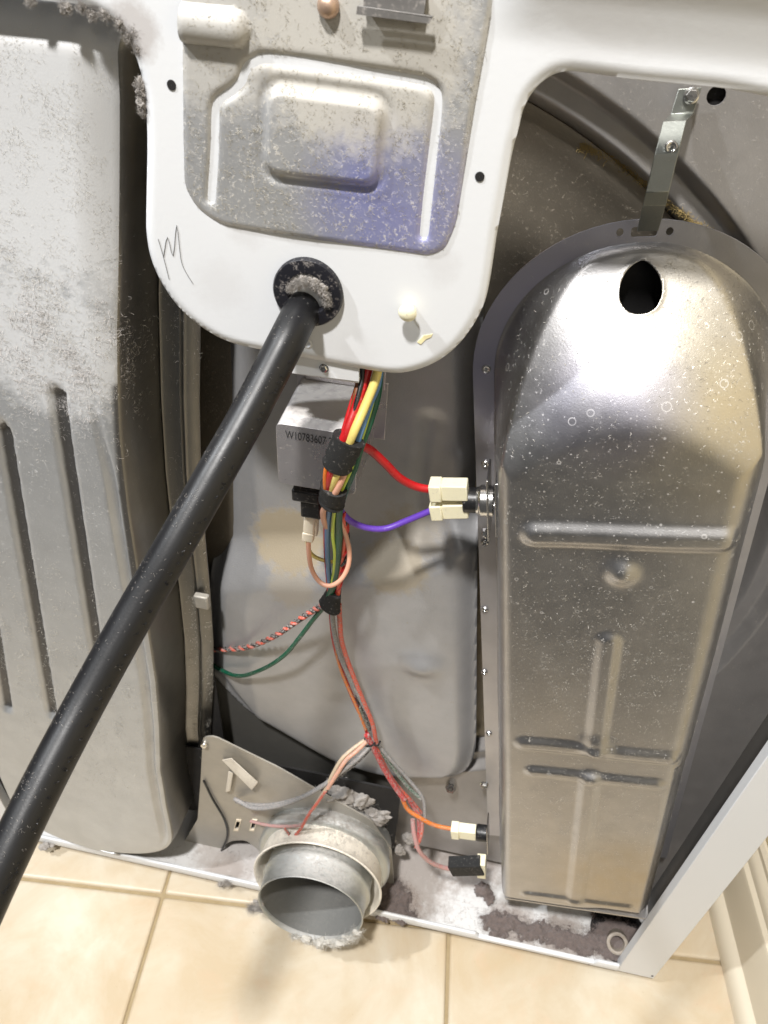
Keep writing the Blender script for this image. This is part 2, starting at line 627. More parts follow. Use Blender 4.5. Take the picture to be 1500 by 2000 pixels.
m_flange = steel('heater_flange_zinc', (0.52, 0.51, 0.53), 0.38, 0.12, tint=[(at(950, 700, .055), 0.03, 0.10, (0.40, 0.39, 0.50)), (at(1050, 520, .055), 0.02, 0.08, (0.46, 0.45, 0.55))], metal=0.8)
m_duct = steel('duct_zinc', (0.52, 0.53, 0.54), 0.42, 0.34, (0.57, 0.57, 0.57), metal=0.6,
               patches=[(at(90, 680, 0), 0.015, 0.075, 0.7), (at(30, 300, 0.0), 0.03, 0.12, 0.75), (at(180, 560, 0.0), 0.0, 0.04, 0.45)],
               darkened=[(at(*a_, 0.0)[[0, 2]], at(*b_, 0.0)[[0, 2]], 0.0030, 0.0048) for a_, b_ in (((112, 772), (192, 1290)), ((8, 840), (102, 1392)), ((-60, 930), (14, 1380)))] + [(at(228, 760, 0.003)[[0, 2]], at(243, 960, 0.003)[[0, 2]], 0.0010, 0.0042), (at(243, 960, 0.003)[[0, 2]], at(272, 1180, 0.003)[[0, 2]], 0.0012, 0.0042)])
m_groove_dark = steel('groove_dark_zinc', (0.22, 0.215, 0.21), 0.42, 0.22, (0.42, 0.40, 0.37))  # groove copy of the duct zinc, its dark reflection put into the colour
m_duct_side_shade = steel('duct_side_shade_zinc', (0.25, 0.245, 0.23), 0.40, 0.10)  # darker copy of the duct zinc: side-wall shade put into the colour
m_blower = steel('blower_zinc', (0.45, 0.45, 0.46), 0.40, 0.16, (0.40, 0.32, 0.19), metal=0.45, grain=0.9,
                 patches=[(at(560, 1060, .07), 0.012, 0.050, 0.75), (at(770, 1110, .06), 0.012, 0.040, 0.6), (at(570, 1150, .06), 0.005, 0.035, 0.4), (at(800, 1050, .07), 0.0, 0.05, 0.4)])
m_bulk = steel('bulkhead_zinc', (0.42, 0.40, 0.385), 0.48, 0.25, (0.36, 0.31, 0.25), metal=0.7)
m_drum = steel('drum_zinc', (0.275, 0.24, 0.19), 0.42, 0.30, (0.22, 0.19, 0.15), metal=0.8)
m_lower = steel('exhaust_plate_zinc', (0.47, 0.45, 0.41), 0.48, 0.42, (0.50, 0.46, 0.40), metal=0.6, up_dust=0.5)
m_pipe = steel('pipe_zinc', (0.52, 0.54, 0.53), 0.42, 0.42, (0.50, 0.475, 0.45), up_dust=0.8, metal=0.85)
m_box = steel('filter_zinc', (0.62, 0.59, 0.60), 0.28, 0.18, metal=0.80, dust_col=(0.55, 0.53, 0.50), up_dust=0.85)
m_strap = steel('strap_zinc', (0.30, 0.31, 0.285), 0.42, 0.14)
m_screw = steel('screw_zinc', (0.70, 0.69, 0.67), 0.22, 0.12)
m_side_shade = plain('side_shade_grey', (0.13, 0.125, 0.12), 0.55)  # shade on the white inner side wall, put into this grey
m_black = plain('black_plastic', (0.012, 0.012, 0.013), 0.38, dust=0.05)
m_grommet = plain('black_rubber', (0.010, 0.010, 0.014), 0.42, dust=0.18)
m_cord = plain('cord_rubber', (0.008, 0.008, 0.009), 0.40, scale=120, bump=0.08, spec=0.4)
m_tape = plain('cloth_tape', (0.012, 0.012, 0.012), 0.75, dust=0.03, bump=0.4)
m_nylon = plain('ivory_nylon', HX('EFE9CB'), 0.42, var=0.05, dust=0.04, sss=0.15)
m_peach = plain('cream_plastic', HX('EFE2CC'), 0.45, var=0.05, sss=0.1)
m_collar = plain('cream_collar_plastic', HX('E6DED0'), 0.5, var=0.08, dust=0.22)
m_dark = plain('unlit_depth_black', (0.010, 0.009, 0.009), 0.85)  # near-black stands in for the unlit depth of holes, gaps and insides
m_copper = plain('copper_screw', HX('B79C88'), 0.4, metal=0.6)
m_seal = plain('black_drum_seal', (0.012, 0.012, 0.012), 0.7)
m_ink = plain('black_ink', (0.02, 0.02, 0.022), 0.7, bump=0)
m_pencil = plain('graphite', (0.20, 0.20, 0.20), 0.6, bump=0)
m_stain = plain('yellow_stain', HX('E9DDAE'), 0.6)
m_lint = lint_mat('grey_lint', HX('B4ADA6'))
m_lint_pink = lint_mat('pinkish_lint', HX('E6E0DC'))
m_lint_dark = lint_mat('brown_grey_lint', HX('7E716C'))
m_lint_pale = lint_mat('pale_lint', HX('DDD8CE'))
m_lint_plate = lint_mat('dust_lint', HX('BDB5A2'))
m_lint_tan = lint_mat('tan_lint', HX('B49B62'))

FLOOR_Z = 0.0

# ------------------------------------------------------------------ floor and wall
phi = math.radians(5.5)
E1 = np.array([math.cos(phi), math.sin(phi), 0]); E2 = np.array([-math.sin(phi), math.cos(phi), 0])
FO = atz(318, 1748, 0.0)
PITCH = 0.316
t = NT('grout')
gc = t.mix(t.noise(90, 5), HX('8A7856'), HX('A8977A'))
t.bump(t.noise(500, 4), 0.4, 0.001)
m_grout = t.set(color=gc, rough=0.9)
t = NT('beige_tile')
n1 = t.noise(7, 6, 0.62, 0.9)
n2 = t.noise(30, 5, 0.6, 0.4)
tc = t.mix(t.ramp(n1, [(0.35, 0), (0.68, 1)]), HX('BCAA8E'), HX('D3CCBC'))
tc = t.mix(t.math('MULTIPLY', t.ramp(n2, [(0.5, 0), (0.72, 1)]), 0.4), tc, HX('BDA888'))
tc = t.mix(t.math('MULTIPLY', t.ramp(t.noise(260, 4), [(0.68, 0), (0.76, 1)]), 0.35), tc, HX('84704F'))
t.bump(t.noise(60, 4), 0.06, 0.0015)
oi = t.t.nodes.new('ShaderNodeObjectInfo')
tc = t.mix(t.math('MULTIPLY', oi.outputs['Random'], 0.35), tc, HX('BCA98A'))
tc = t.mix(t.math('MULTIPLY', t.ramp(t.noise(16, 5, 0.6, 1.5), [(0.55, 0), (0.75, 1)]), 0.3), tc, HX('CBA98A'))
m_tile = t.set(color=tc, rough=t.mixf(n2, 0.28, 0.42))
mb = MB()
mb.add([tuple(FO + E1 * a_ + E2 * b_ + np.array([0, 0, c_])) for c_ in (-0.03, -0.0028) for a_, b_ in ((-1.264, -0.316), (0.79, -0.316), (0.79, 0.95), (-1.264, 0.95))], [(0, 3, 2, 1), (4, 5, 6, 7), (0, 1, 5, 4), (1, 2, 6, 5), (2, 3, 7, 6), (3, 0, 4, 7)])
floor = tag(mb.build('floor', m_grout), kind='structure')
g = 0.0018
a = PITCH / 2 - g
mb = MB()
rings_ = [(a, -0.012), (a, -0.0022), (a - 0.0007, -0.0009), (a - 0.0022, -0.0001), (a - 0.004, 0.0)]
V = []
for k, zz in rings_:
    V += [tuple(p) + (zz,) for p in round_poly([(-k, -k), (k, -k), (k, k), (-k, k)], 0.003, 3)]
nn = len(V) // len(rings_)
F = [(i * nn + j, i * nn + (j + 1) % nn, (i + 1) * nn + (j + 1) % nn, (i + 1) * nn + j) for i in range(len(rings_) - 1) for j in range(nn)]
F.append(tuple((len(rings_) - 1) * nn + j for j in range(nn)))
mb.add(V, F)
tile0 = mb.build('tile', m_tile, floor)
tile0.matrix_parent_inverse = Matrix.Identity(4)
first = True
for i in range(-4, 2):
    for j in range(-1, 2):
        c = FO + E1 * PITCH * (i + 0.5) + E2 * PITCH * (j + 0.5)
        if c[0] > 0.62 or c[0] < -1.4:
            continue
        o = tile0 if first else tile0.copy()
        if not first:
            col.objects.link(o)
            o.parent = floor
            o.matrix_parent_inverse = Matrix.Identity(4)
        first = False
        o.location = (c[0], c[1], random.uniform(-0.0004, 0.0003))
        o.rotation_euler = (random.uniform(-.001, .001), random.uniform(-.001, .001), phi + random.uniform(-.002, .002))

# wall and its skirting run back along the right of the machine
wb = np.array([*atz(1436, 2000, 0)[:2]]); wa = np.array([*atz(1384, 1780, 0)[:2]])
wd = (wa - wb) / np.linalg.norm(wa - wb)
wn = np.array([wd[1], -wd[0]])            # points to the right, into the wall
m_trim = paint_mat('skirting_paint', HX('D2C8B4'), 0.15, 0.4)
m_wall = paint_mat('wall_paint', HX('D9C9A6'), 0.05, 0.7)


def wall_pt(s, off, z):
    q = wb + wd * s + wn * off
    return (q[0], q[1], z)


prof = [(0.0, 0.0), (0.0, 0.006), (0.001, 0.012), (0.004, 0.017), (0.009, 0.020), (0.0125, 0.0205), (0.0125, 0.078), (0.014, 0.082), (0.0185, 0.085), (0.0185, 0.091), (0.021, 0.096), (0.0255, 0.100), (0.0255, 0.106), (0.029, 0.110), (0.032, 0.110), (0.032, 0.0)]
mb = MB()
S0, S1 = -0.75, 0.75
V = [wall_pt(S0, o_, z_) for o_, z_ in prof] + [wall_pt(S1, o_, z_) for o_, z_ in prof]
n = len(prof)
mb.add(V, [(i, i + n, (i + 1) % n + n, (i + 1) % n) for i in range(n)] + [tuple(range(n)), tuple(range(2 * n - 1, n - 1, -1))])
tag(mb.build('skirting_board', m_trim, sharp=30, recalc=True), 'cream painted moulded skirting board on the tiled floor beside the dryer', 'skirting board')
mb = MB()
V = [wall_pt(s_, o_, z_) for s_ in (S0, S1) for o_ in (0.033, 0.13) for z_ in (-0.02, 1.25)]
mb.add(V, [(0, 1, 3, 2), (4, 6, 7, 5), (0, 4, 5, 1), (2, 3, 7, 6), (1, 5, 7, 3), (0, 2, 6, 4)])
tag(mb.build('wall', m_wall, recalc=True), kind='structure')

# ------------------------------------------------------------------ the dryer
dryer = empty('clothes_dryer', (-0.105, 0.0, 0.0))
tag(dryer, 'white clothes dryer with its rear panel off, metal ducts and heater box showing', 'dryer')
CX0, CX1 = -0.475, 0.2657        # outer sides of the cabinet
ZB = 0.0148

# cabinet: top rail and the rounded tongue that carries the cord
tongue_px = [(1500, 190), (1400, 172), (1250, 158), (1140, 143), (1105, 141), (1075, 150), (1045, 175), (1023, 212), (1012, 255), (1000, 300), (985, 380), (970, 460), (957, 545), (945, 595), (922, 640), (890, 680), (850, 710), (805, 727), (765, 731), (700, 722), (600, 703), (500, 684), (440, 668), (390, 640), (345, 600), (312, 552), (292, 505), (284, 460), (283, 420), (285, 300), (284, 240), (279, 175), (265, 120), (240, 65), (205, 32), (165, 14), (110, 5), (0, -6)]
tp = smooth_open(xz(tongue_px, 0.0), 5)
left_z = tp[-1][1] - 0.004
outl = np.vstack([[[CX1 - 0.036, tp[0][1] - 0.002]], tp, [[CX0 + 0.03, left_z], [CX0 + 0.002, left_z], [CX0 + 0.002, 0.90], [CX1 - 0.002, 0.90], [CX1 - 0.002, tp[0][1] - 0.002]]])
rf_out = sdf_poly(outl)
holes = [(at(335, 166, 0)[[0, 2]], 0.0019), (at(937, 345, 0)[[0, 2]], 0.0019)]


def rf_sdf(x, z):
    s = rf_out(x, z)
    return s


def rf_surf(x, z):
    s = -rf_out(x, z)
    y = 0.0016 * (1 - sstep(0.0, 0.0035, s))                        # rolled edges
    right = sstep(-0.03, -0.005, x)
    zc = 0.8312 - 0.0011 * np.clip((x + 0.02) / 0.1, 0, 1)
    bend = 0.0050 * sstep(zc - 0.001, zc + 0.026, z) + 0.007 * sstep(zc + 0.014, zc + 0.040, z)
    y = y - bend * right - bend * 0.4 * (1 - right) * sstep(-0.17, -0.2, x)
    dd = np.hypot(x - dot_c[0], z - dot_c[1])
    y = y + 0.0008 * np.exp(-(dd / 0.0019) ** 4)
    return y


dot_c = at(600, 672, 0)[[0, 2]]
frame_o = heightfield('rear_frame', rf_sdf, (CX0, CX1, 0.66, 0.90), 0.0017, rf_surf, m_white, dryer, thick=0.0011)
# pencilled letter, screw hole stain, plastic pin
mb = MB()
for st in ([(309, 467), (320, 505), (330, 545)], [(319, 503), (327, 463), (338, 500), (345, 440), (353, 505), (362, 530), (377, 554)]):
    mb.tube([at(x, y, -0.0002) for x, y in st], 0.00017, 5, smooth=3)
mb.build('pencil_mark', m_pencil, frame_o)
for c, r_ in holes:
    mb = MB()
    mb.lathe([(r_ * 1.1, -0.0002), (r_, 0.0003), (0.0001, 0.0003)], (c[0], -0.0001, c[1]), (0, -1, 0), 14)
    mb.build('frame_hole', m_dark, frame_o)
mb = MB()
pc = at(800, 600, 0.0)
mb.lathe([(0.0026, 0.0), (0.0026, 0.0045), (0.0022, 0.0048), (0.0042, 0.0050), (0.0044, 0.0062), (0.0034, 0.0074), (0.0015, 0.0080), (0.0002, 0.0081)], pc, (0, -1, 0), 20)
mb.build('plastic_pin', m_nylon, frame_o)
mb = MB()
sp = xz([(815, 668), (828, 655), (845, 652), (842, 658), (832, 662), (822, 672)], 0)
mb.sheet([sp], -0.00035, 0.0004)
mb.build('glue_stain', m_stain, frame_o)
mb = MB()
mb.lathe([(0.0024, 0.0), (0.0026, 0.0006), (0.0018, 0.0009), (0.0016, 0.0002), (0.0001, 0.0002)], (dot_c[0], 0.0006, dot_c[1]), (0, -1, 0), 16)
mb.build('knockout_dimple', m_white, frame_o)

# pressed cover plate
plate_px = [(355, -160), (356, 0), (357, 365), (385, 410), (430, 440), (620, 469), (838, 500), (868, 488), (890, 440), (930, 190), (965, 0), (985, -160)]
pp = xz(plate_px, -0.001)
pp = round_poly(pp, [0, 0, 0.006, 0.006, 0.006, 0, 0.004, 0.006, 0.012, 0, 0, 0], 5)
pl_sdf = sdf_poly(pp)
groove = smooth_open(xz([(412, 388), (418, 290), (420, 215), (430, 193), (452, 178), (470, 160), (480, 135), (500, 119), (525, 115), (600, 124), (700, 139), (800, 154), (835, 163), (852, 180), (855, 210), (845, 300), (835, 390), (828, 458)], -0.001), 4)
pad = sdf_poly(round_poly(xz([(525, 168), (752, 200), (738, 360), (520, 333)], -0.001), 0.007, 6))
slot = xz([(340, 40), (455, 55)], -0.001)


def pl_surf(x, z):
    s = -pl_sdf(x, z)
    y = np.full(np.shape(x), -0.0016) + 0.0012 * (1 - sstep(0, 0.0022, s))
    y += 0.0032 * np.exp(-(path_dist(x, z, groove) / 0.0020) ** 2)
    p = pad(x, z)
    y -= 0.0030 * (1 - sstep(-0.0022, 0.0010, p))
    y += 0.0008 * np.exp(-((p - 0.0028) / 0.0018) ** 2)
    y -= 0.0055 * np.sqrt(np.clip(1 - (seg_dist(x, z, slot[0], slot[1]) / 0.0068) ** 2, 0, 1))
    y += 0.0005 * np.sin(x * 61 + 1.3) * np.sin(z * 47)
    return y


plate_o = heightfield('cover_plate', pl_sdf, (-0.165, 0.0, 0.735, 0.872), 0.00095, pl_surf, m_plate, dryer, thick=0.001)
mb = MB()
mb.lathe([(0.0042, 0.0), (0.0042, 0.0014), (0.0030, 0.0030), (0.0012, 0.0038), (0.0001, 0.0039)], at(642, 12, -0.0016), (0, -1, 0.1), 18)
mb.build('copper_screw', m_copper, plate_o)
mb = MB()
lp = xz([(700, 12), (845, 32), (838, 44), (698, 26)], -0.006)
mb.sheet([lp], -0.0075, -0.0055)
lp2 = xz([(715, -30), (835, -16), (828, 30), (712, 14)], -0.003)
mb.sheet([lp2], -0.0050, -0.0022)
mb.build('latch_tab', plain('grey_latch', (0.22, 0.21, 0.20), 0.5, metal=0.5, dust=0.25), plate_o, bevel=0.0006)

# strain relief in the tongue
gc_ = at(603, 569, 0.0)
mb = MB()
mb.lathe([(0.0165, 0.002), (0.0171, 0.0004), (0.0171, 0.0022), (0.0164, 0.0032), (0.0142, 0.0036), (0.0105, 0.0036), (0.0098, 0.0030), (0.0092, 0.0012), (0.0090, -0.004)], gc_, (0, -1, 0), 56)
mb.build('strain_relief', m_grommet, dryer)

# cabinet sides: a wall with a flange turned in at the back
for nm, xo, sgn in (('side_panel', CX1, -1), ('side_panel', CX0, 1)):
    mb = MB()
    x1 = xo + sgn * 0.0372
    P2 = [(xo, 0.0), (x1, 0.0), (x1, 0.010), (x1 - sgn * 0.0012, 0.010), (x1 - sgn * 0.0012, 0.0012), (xo + sgn * 0.0012, 0.0012), (xo + sgn * 0.0012, 0.34), (xo, 0.34)]
    if sgn < 0:
        ztop = tp[0][1] - 0.0025
    else:
        ztop = left_z - 0.0005
    n = len(P2)
    V = [(x, y, ZB + 0.0005) for x, y in P2] + [(x, y, ztop) for x, y in P2]
    mb.add(V, [(i, (i + 1) % n, (i + 1) % n + n, i + n) for i in range(n)] + [tuple(range(n - 1, -1, -1)), tuple(range(n, 2 * n))])
    so = mb.build(nm, m_white, dryer, recalc=True, bevel=0.0006)
    mb = MB()
    mb.box((min(xo + sgn * 0.0014, xo + sgn * 0.0024), 0.012, ZB + 0.006), (max(xo + sgn * 0.0014, xo + sgn * 0.0024), 0.33, ztop - 0.002))
    mb.build('side_shade_sheet', m_side_shade, so)  # added grey sheet that paints shade on the inner wall
    if sgn < 0:
        so['label'] = 'white enamelled side of the cabinet with its flange'
        mb = MB()
        mb.lathe([(0.0012, 0.0), (0.0012, 0.0004), (0.0002, 0.0006)], at(1274, 1906, 0), (0, -1, 0), 10)
        mb.build('screw_hole', m_dark, so)

# base pan with its rolled lip
mb = MB()
mb.box((CX0 + 0.002, 0.003, 0.0165), (CX1 - 0.002, 0.33, 0.018))
base_o = mb.build('base_pan', m_base, dryer)
mb = MB()
lipP = [(0.0, ZB), (-0.0012, ZB + 0.003), (-0.0014, ZB + 0.010), (-0.0006, ZB + 0.0135), (0.0012, ZB + 0.0145), (0.0026, ZB + 0.0135), (0.003, ZB + 0.009), (0.003, ZB)]
xs_ = [CX0 + 0.001, -0.2, -0.0465, -0.0455, 0.0785, 0.083, 0.203, 0.207, CX1 - 0.038]
cut = [0, 0, 0, 0, 0, 0.006, 0.006, 0, 0]
n = len(lipP)
V = []
for x, c in zip(xs_, cut):
    V += [(x, y, min(z, ZB + 0.0145 - c) if c else z) for y, z in lipP]
F = [(i * n + j, (i + 1) * n + j, (i + 1) * n + (j + 1) % n, i * n + (j + 1) % n) for i in range(len(xs_) - 1) for j in range(n)]
F += [tuple(range(n)), tuple((len(xs_) - 1) * n + j for j in range(n - 1, -1, -1))]
mb.add(V, F)
mb.build('base_lip', m_white, base_o, recalc=True)
fc = atz(1210, 1826, 0.03)
mb = MB()
mb.lathe([(0.0105, -0.006), (0.0105, 0.012), (0.0110, 0.016), (0.0108, 0.0195), (0.0092, 0.0205), (0.0075, 0.0195), (0.0068, 0.016), (0.0065, 0.0), (0.0001, 0.0)], (fc[0], fc[1], 0.018), (-0.18, -0.55, 0.8), 30)
mb.build('levelling_foot', plain('foot_nylon', HX('A3988A'), 0.6, dust=0.5), base_o)
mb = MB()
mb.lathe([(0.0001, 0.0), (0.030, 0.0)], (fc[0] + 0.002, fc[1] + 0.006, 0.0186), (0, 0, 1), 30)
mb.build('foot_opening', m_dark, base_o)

# bulkhead with the pressed ring round the drum
DC = np.array([-0.1105, 0.5028]); DR = 0.327
bk = sdf_poly(np.array([(CX0 + 0.006, 0.04), (CX1 - 0.006, 0.04), (CX1 - 0.006, 0.885), (CX0 + 0.006, 0.885)]))
bhole = at(1399, 187, 0.075)[[0, 2]]


def bk_surf(x, z):
    q = np.hypot(x - DC[0], z - DC[1])
    y = np.full(np.shape(x), 0.075)
    y += 0.010 * (1 - sstep(DR - 0.004, DR + 0.004, q))
    y += 0.014 * (1 - sstep(DR - 0.022, DR - 0.012, q))
    return y


circ = np.array([(DC[0] + (DR + 0.0046) * math.cos(a), DC[1] + (DR + 0.0046) * math.sin(a)) for a in np.linspace(0, 2 * math.pi, 160, endpoint=False)])
bh_loop = np.array([(bhole[0] + 0.0042 * math.cos(a), bhole[1] + 0.0042 * math.sin(a)) for a in np.linspace(0, 2 * math.pi, 14, endpoint=False)])
bk_rect = np.array([(CX0 + 0.006, 0.04), (CX1 - 0.006, 0.04), (CX1 - 0.006, 0.885), (CX0 + 0.006, 0.885)])
mb = MB()
mb.sheet([bk_rect, circ, bh_loop], 0.075, 0.076)
bulk_o = mb.build('bulkhead', m_bulk, dryer, sharp=30)
mb = MB()
qs = np.concatenate([np.linspace(DR + 0.0047, DR - 0.012, 24), np.linspace(DR - 0.0125, DR - 0.022, 12)])
mb.lathe([(q, 0.0750 - float(bk_surf(np.array(DC[0] + q), np.array(DC[1])))) for q in qs], (DC[0], 0.0750, DC[1]), (0, -1, 0), 160)
mb.build('pressed_ring', m_bulk, bulk_o, sharp=60)
bulk_o['label'] = 'dull grey bulkhead with a round pressed ring'
mb = MB()
mb.lathe([(0.0001, 0.0), (0.010, 0.0)], (bhole[0], 0.079, bhole[1]), (0, -1, 0), 16)
mb.build('bulkhead_hole', m_dark, bulk_o)
# back of the drum inside the ring
mb = MB()
prf = [(0.0005, 0.016), (0.06, 0.016), (0.12, 0.014), (0.17, 0.010), (0.21, 0.006), (0.240, 0.004), (0.262, 0.0015), (0.280, 0.0), (0.292, 0.0015), (0.300, 0.005), (DR - 0.020, 0.004), (DR - 0.018, -0.004)]
mb.lathe(prf, (DC[0], 0.100, DC[1]), (0, -1, 0), 120)
drum_o = mb.build('drum_back', m_drum, dryer, sharp=60)
drum_o['label'] = 'dark dusty metal back of the drum'

# ------------------------------------------------------------------ left air duct (lofted sheet)
edge_px = [(205, 60), (213, 200), (214, 330), (216, 450), (222, 650), (236, 850), (252, 1000), (272, 1130), (290, 1230), (305, 1330), (312, 1420), (314, 1500), (326, 1570), (345, 1640)]
edge = np.array([at(x, y, 0.004) for x, y in edge_px])
ez = edge[:, 2][::-1]; ex = edge[:, 0][::-1]
zbot = 0.041
DUCT_L = -0.42
grooves = [([(112, 772), (192, 1290)], 0.0046), ([(8, 840), (102, 1392)], 0.0046), ([(-60, 930), (14, 1380)], 0.0046)]
grv = [(xz(p, 0.0), r_) for p, r_ in grooves]


def duct_edge(z):
    x = np.interp(z, ez, ex)
    rr = 0.115
    zc = zbot + rr * 0.62
    if z < zc:
        k = (zc - z) / (zc - zbot)
        x = np.interp(zc, ez, ex) - rr * (1 - math.sqrt(max(0, 1 - k ** 2.3)))
    return x


DUCT_TOP = float(at(100, 100, 0.008)[2])


def duct_face_y(z):
    y = -0.001 - 0.005 * float(sstep(0.20, 0.05, z))
    y += 0.009 * float(sstep(0.60, 0.78, z))
    k = max(0.0, z - DUCT_TOP)
    y += k * k / (k + 0.006) * 1.35
    return y


levels = np.concatenate([zbot + (0.12 - zbot) * (np.linspace(0.0, 1, 34) ** 1.8), np.linspace(0.125, 0.775, 138), np.linspace(0.778, 0.842, 26)])
V = []
nface = 96
rows = []
for z in levels:
    xe = duct_edge(z)
    yf = duct_face_y(z)
    top = float(sstep(0.56, 0.74, z))
    low = float(sstep(0.13, 0.08, z))
    bev = 0.0035 + 0.016 * top
    xl = DUCT_L + max(0, (xe - DUCT_L) * 0 ) 
    if z < zbot + 0.07:
        k = (zbot + 0.07 - z) / 0.07
        xl = DUCT_L + 0.09 * (1 - math.sqrt(max(0, 1 - min(1, k) ** 2.3)))
    xf = xe - bev - 0.009
    pts = []
    xs = np.linspace(0, 1, nface)
    xf2 = max(xf, xl + 0.002)
    for x in xl + (xf2 - xl) * xs:
        y = yf
        for seg, r_ in grv:
            dd = float(seg_dist(np.array(x), np.array(z), seg[0], seg[1]))
            y += 0.0050 * math.exp(-(dd / r_) ** 6)
        pts.append((x, y))
    x0 = xf2
    st = (1 - low) * (1 - float(sstep(0.55, 0.66, z)))
    pts += [(x0 + 0.0015, yf + 0.0006 * st), (x0 + 0.0032, yf + 0.0042 * st), (x0 + 0.0062, yf + 0.0052 * st), (x0 + 0.0082, yf + 0.0026 * st), (x0 + 0.0090, yf + 0.0022 * st)]
    for k in np.linspace(0.15, 1, 6):
        pts.append((x0 + 0.009 + bev * k, yf + 0.0022 * st + (0.0012 + 0.0052 * top) * k ** 1.5))
    xw, yw = pts[-1]
    wallY = 0.050
    for k in np.linspace(0.06, 1, 8):
        pts.append((xw + 0.0022 * math.sin(min(1, k * 5) * math.pi / 2) + 0.003 * k, yw + (wallY - yw) * k))
    xb = pts[-1][0]
    fl = 1 - low
    pts += [(xb + 0.0008 * fl, wallY - 0.0008 * fl), (xb + 0.0022 * fl, wallY + 0.0005), (xb + 0.0120 * fl, wallY + 0.0015), (xb + 0.0132 * fl, wallY - 0.0012 * fl), (xb + 0.0146 * fl, wallY + 0.0012), (xb + 0.0156 * fl, wallY - 0.0004 * fl), (xb + 0.0172 * fl, wallY + 0.0016), (xb + 0.0250 * fl, wallY + 0.0022)]
    rows.append([(x, y, z) for x, y in pts])
m_ = len(rows[0])
mb = MB()
mb.v = [p for r_ in rows for p in r_]
mb.f = [(i * m_ + j, i * m_ + j + 1, (i + 1) * m_ + j + 1, (i + 1) * m_ + j) for i in range(len(rows) - 1) for j in range(m_ - 1)]
_R = np.array(rows)
darkened = np.zeros((len(rows) - 1, m_ - 1), int)
_cx = (_R[:-1, :-1, 0] + _R[1:, 1:, 0]) / 2; _cz = (_R[:-1, :-1, 2] + _R[1:, 1:, 2]) / 2
darkened[np.arange(m_ - 1)[None, :].repeat(len(rows) - 1, 0) >= nface + 10] = 2
mb.m = darkened.ravel().tolist()
duct_o = mb.build('air_duct', [m_duct, m_groove_dark, m_duct_side_shade], dryer, sharp=60)
duct_o['label'] = 'wide galvanised air duct with pressed vertical grooves and lint'
duct_rows = np.array(rows)
md = duct_o.modifiers.new('thickness', 'SOLIDIFY'); md.thickness = 0.001; md.offset = -1
mb = MB()     # added black sheet: blocks leaking light, paints the shade above the duct
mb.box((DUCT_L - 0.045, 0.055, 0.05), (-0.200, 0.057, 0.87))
mb.build('duct_shade_sheet', m_dark, duct_o)
mb = MB()
tb = at(397, 1158, 0.050)
mb.box((tb[0] - 0.006, 0.043, tb[2] - 0.012), (tb[0] + 0.006, 0.049, tb[2] + 0.002))
mb.build('duct_clip', m_lower, duct_o, bevel=0.0015)

# ------------------------------------------------------------------ blower housing behind the wires
bl_px = [(395, 640), (935, 640), (930, 1100), (928, 1470), (922, 1500), (905, 1525), (875, 1535), (800, 1533), (735, 1526), (640, 1498), (560, 1452), (480, 1408), (440, 1370), (395, 1320)]
bl_poly = xz(bl_px, 0.060)
bl_poly = round_poly(bl_poly, [0, 0, 0, 0.01, 0.01, 0.01, 0.01, 0, 0.02, 0.01, 0.01, 0.01, 0.01, 0], 4)
bl_sdf = sdf_poly(bl_poly)
bl_shelf = xz([(420, 1130), (520, 1112), (640, 1112), (780, 1095), (930, 1060)], 0.066)
bl_left = xz([(487, 1120), (472, 1200), (486, 1330), (500, 1440)], 0.058)
bump_c = at(822, 1305, 0.056)[[0, 2]]
cr1 = xz([(835, 860), (818, 1000), (812, 1080)], 0.06)
cr2 = xz([(905, 930), (880, 1040), (905, 1080)], 0.06)


def bl_surf(x, z):
    s = -bl_sdf(x, z)
    y = np.full(np.shape(x), 0.058)
    zs = np.interp(x, bl_shelf[:, 0], bl_shelf[:, 1])
    y += 0.020 * sstep(-0.018, 0.030, z - zs)
    xl = np.interp(z, bl_left[::-1, 1], bl_left[::-1, 0])
    k = np.clip((xl - x + 0.003) / 0.06, 0, 1)
    y += 0.013 * k ** 0.8
    y += 0.011 * (1 - sstep(0.0, 0.018, s))
    y -= 0.006 * np.exp(-(np.hypot(x - bump_c[0], (z - bump_c[1]) * 1.25) / 0.014) ** 2)
    y += 0.0045 * np.exp(-(path_dist(x, z, cr1) / 0.008) ** 2)
    y -= 0.006 * np.exp(-(path_dist(x, z, cr2) / 0.008) ** 2)
    y += 0.0007 * np.sin(x * 55 + 0.4) * np.sin(z * 38 + 1)
    return np.where(z < 0.30, np.minimum(y, 0.0705), y)


blow_o = heightfield('blower_housing', bl_sdf, (-0.26, 0.04, 0.07, 0.73), 0.0026, bl_surf, m_blower, dryer)
blow_o['label'] = 'rounded grey metal blower housing behind the wires'
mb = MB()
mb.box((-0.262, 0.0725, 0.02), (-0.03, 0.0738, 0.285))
mb.build('gap_shade_sheet', plain('gap_shade_dark', (0.085, 0.082, 0.075), 0.6), blow_o)  # added dark sheet standing in for the shade behind the gap
mb = MB()
nut = at(880, 1541, 0.06)
mb.lathe([(0.0052, 0.012), (0.0052, 0.0), (0.0030, 0.0), (0.0028, 0.009)], nut, (0.05, 1, -0.5), 6)
mb.build('hex_nut', m_screw, blow_o)

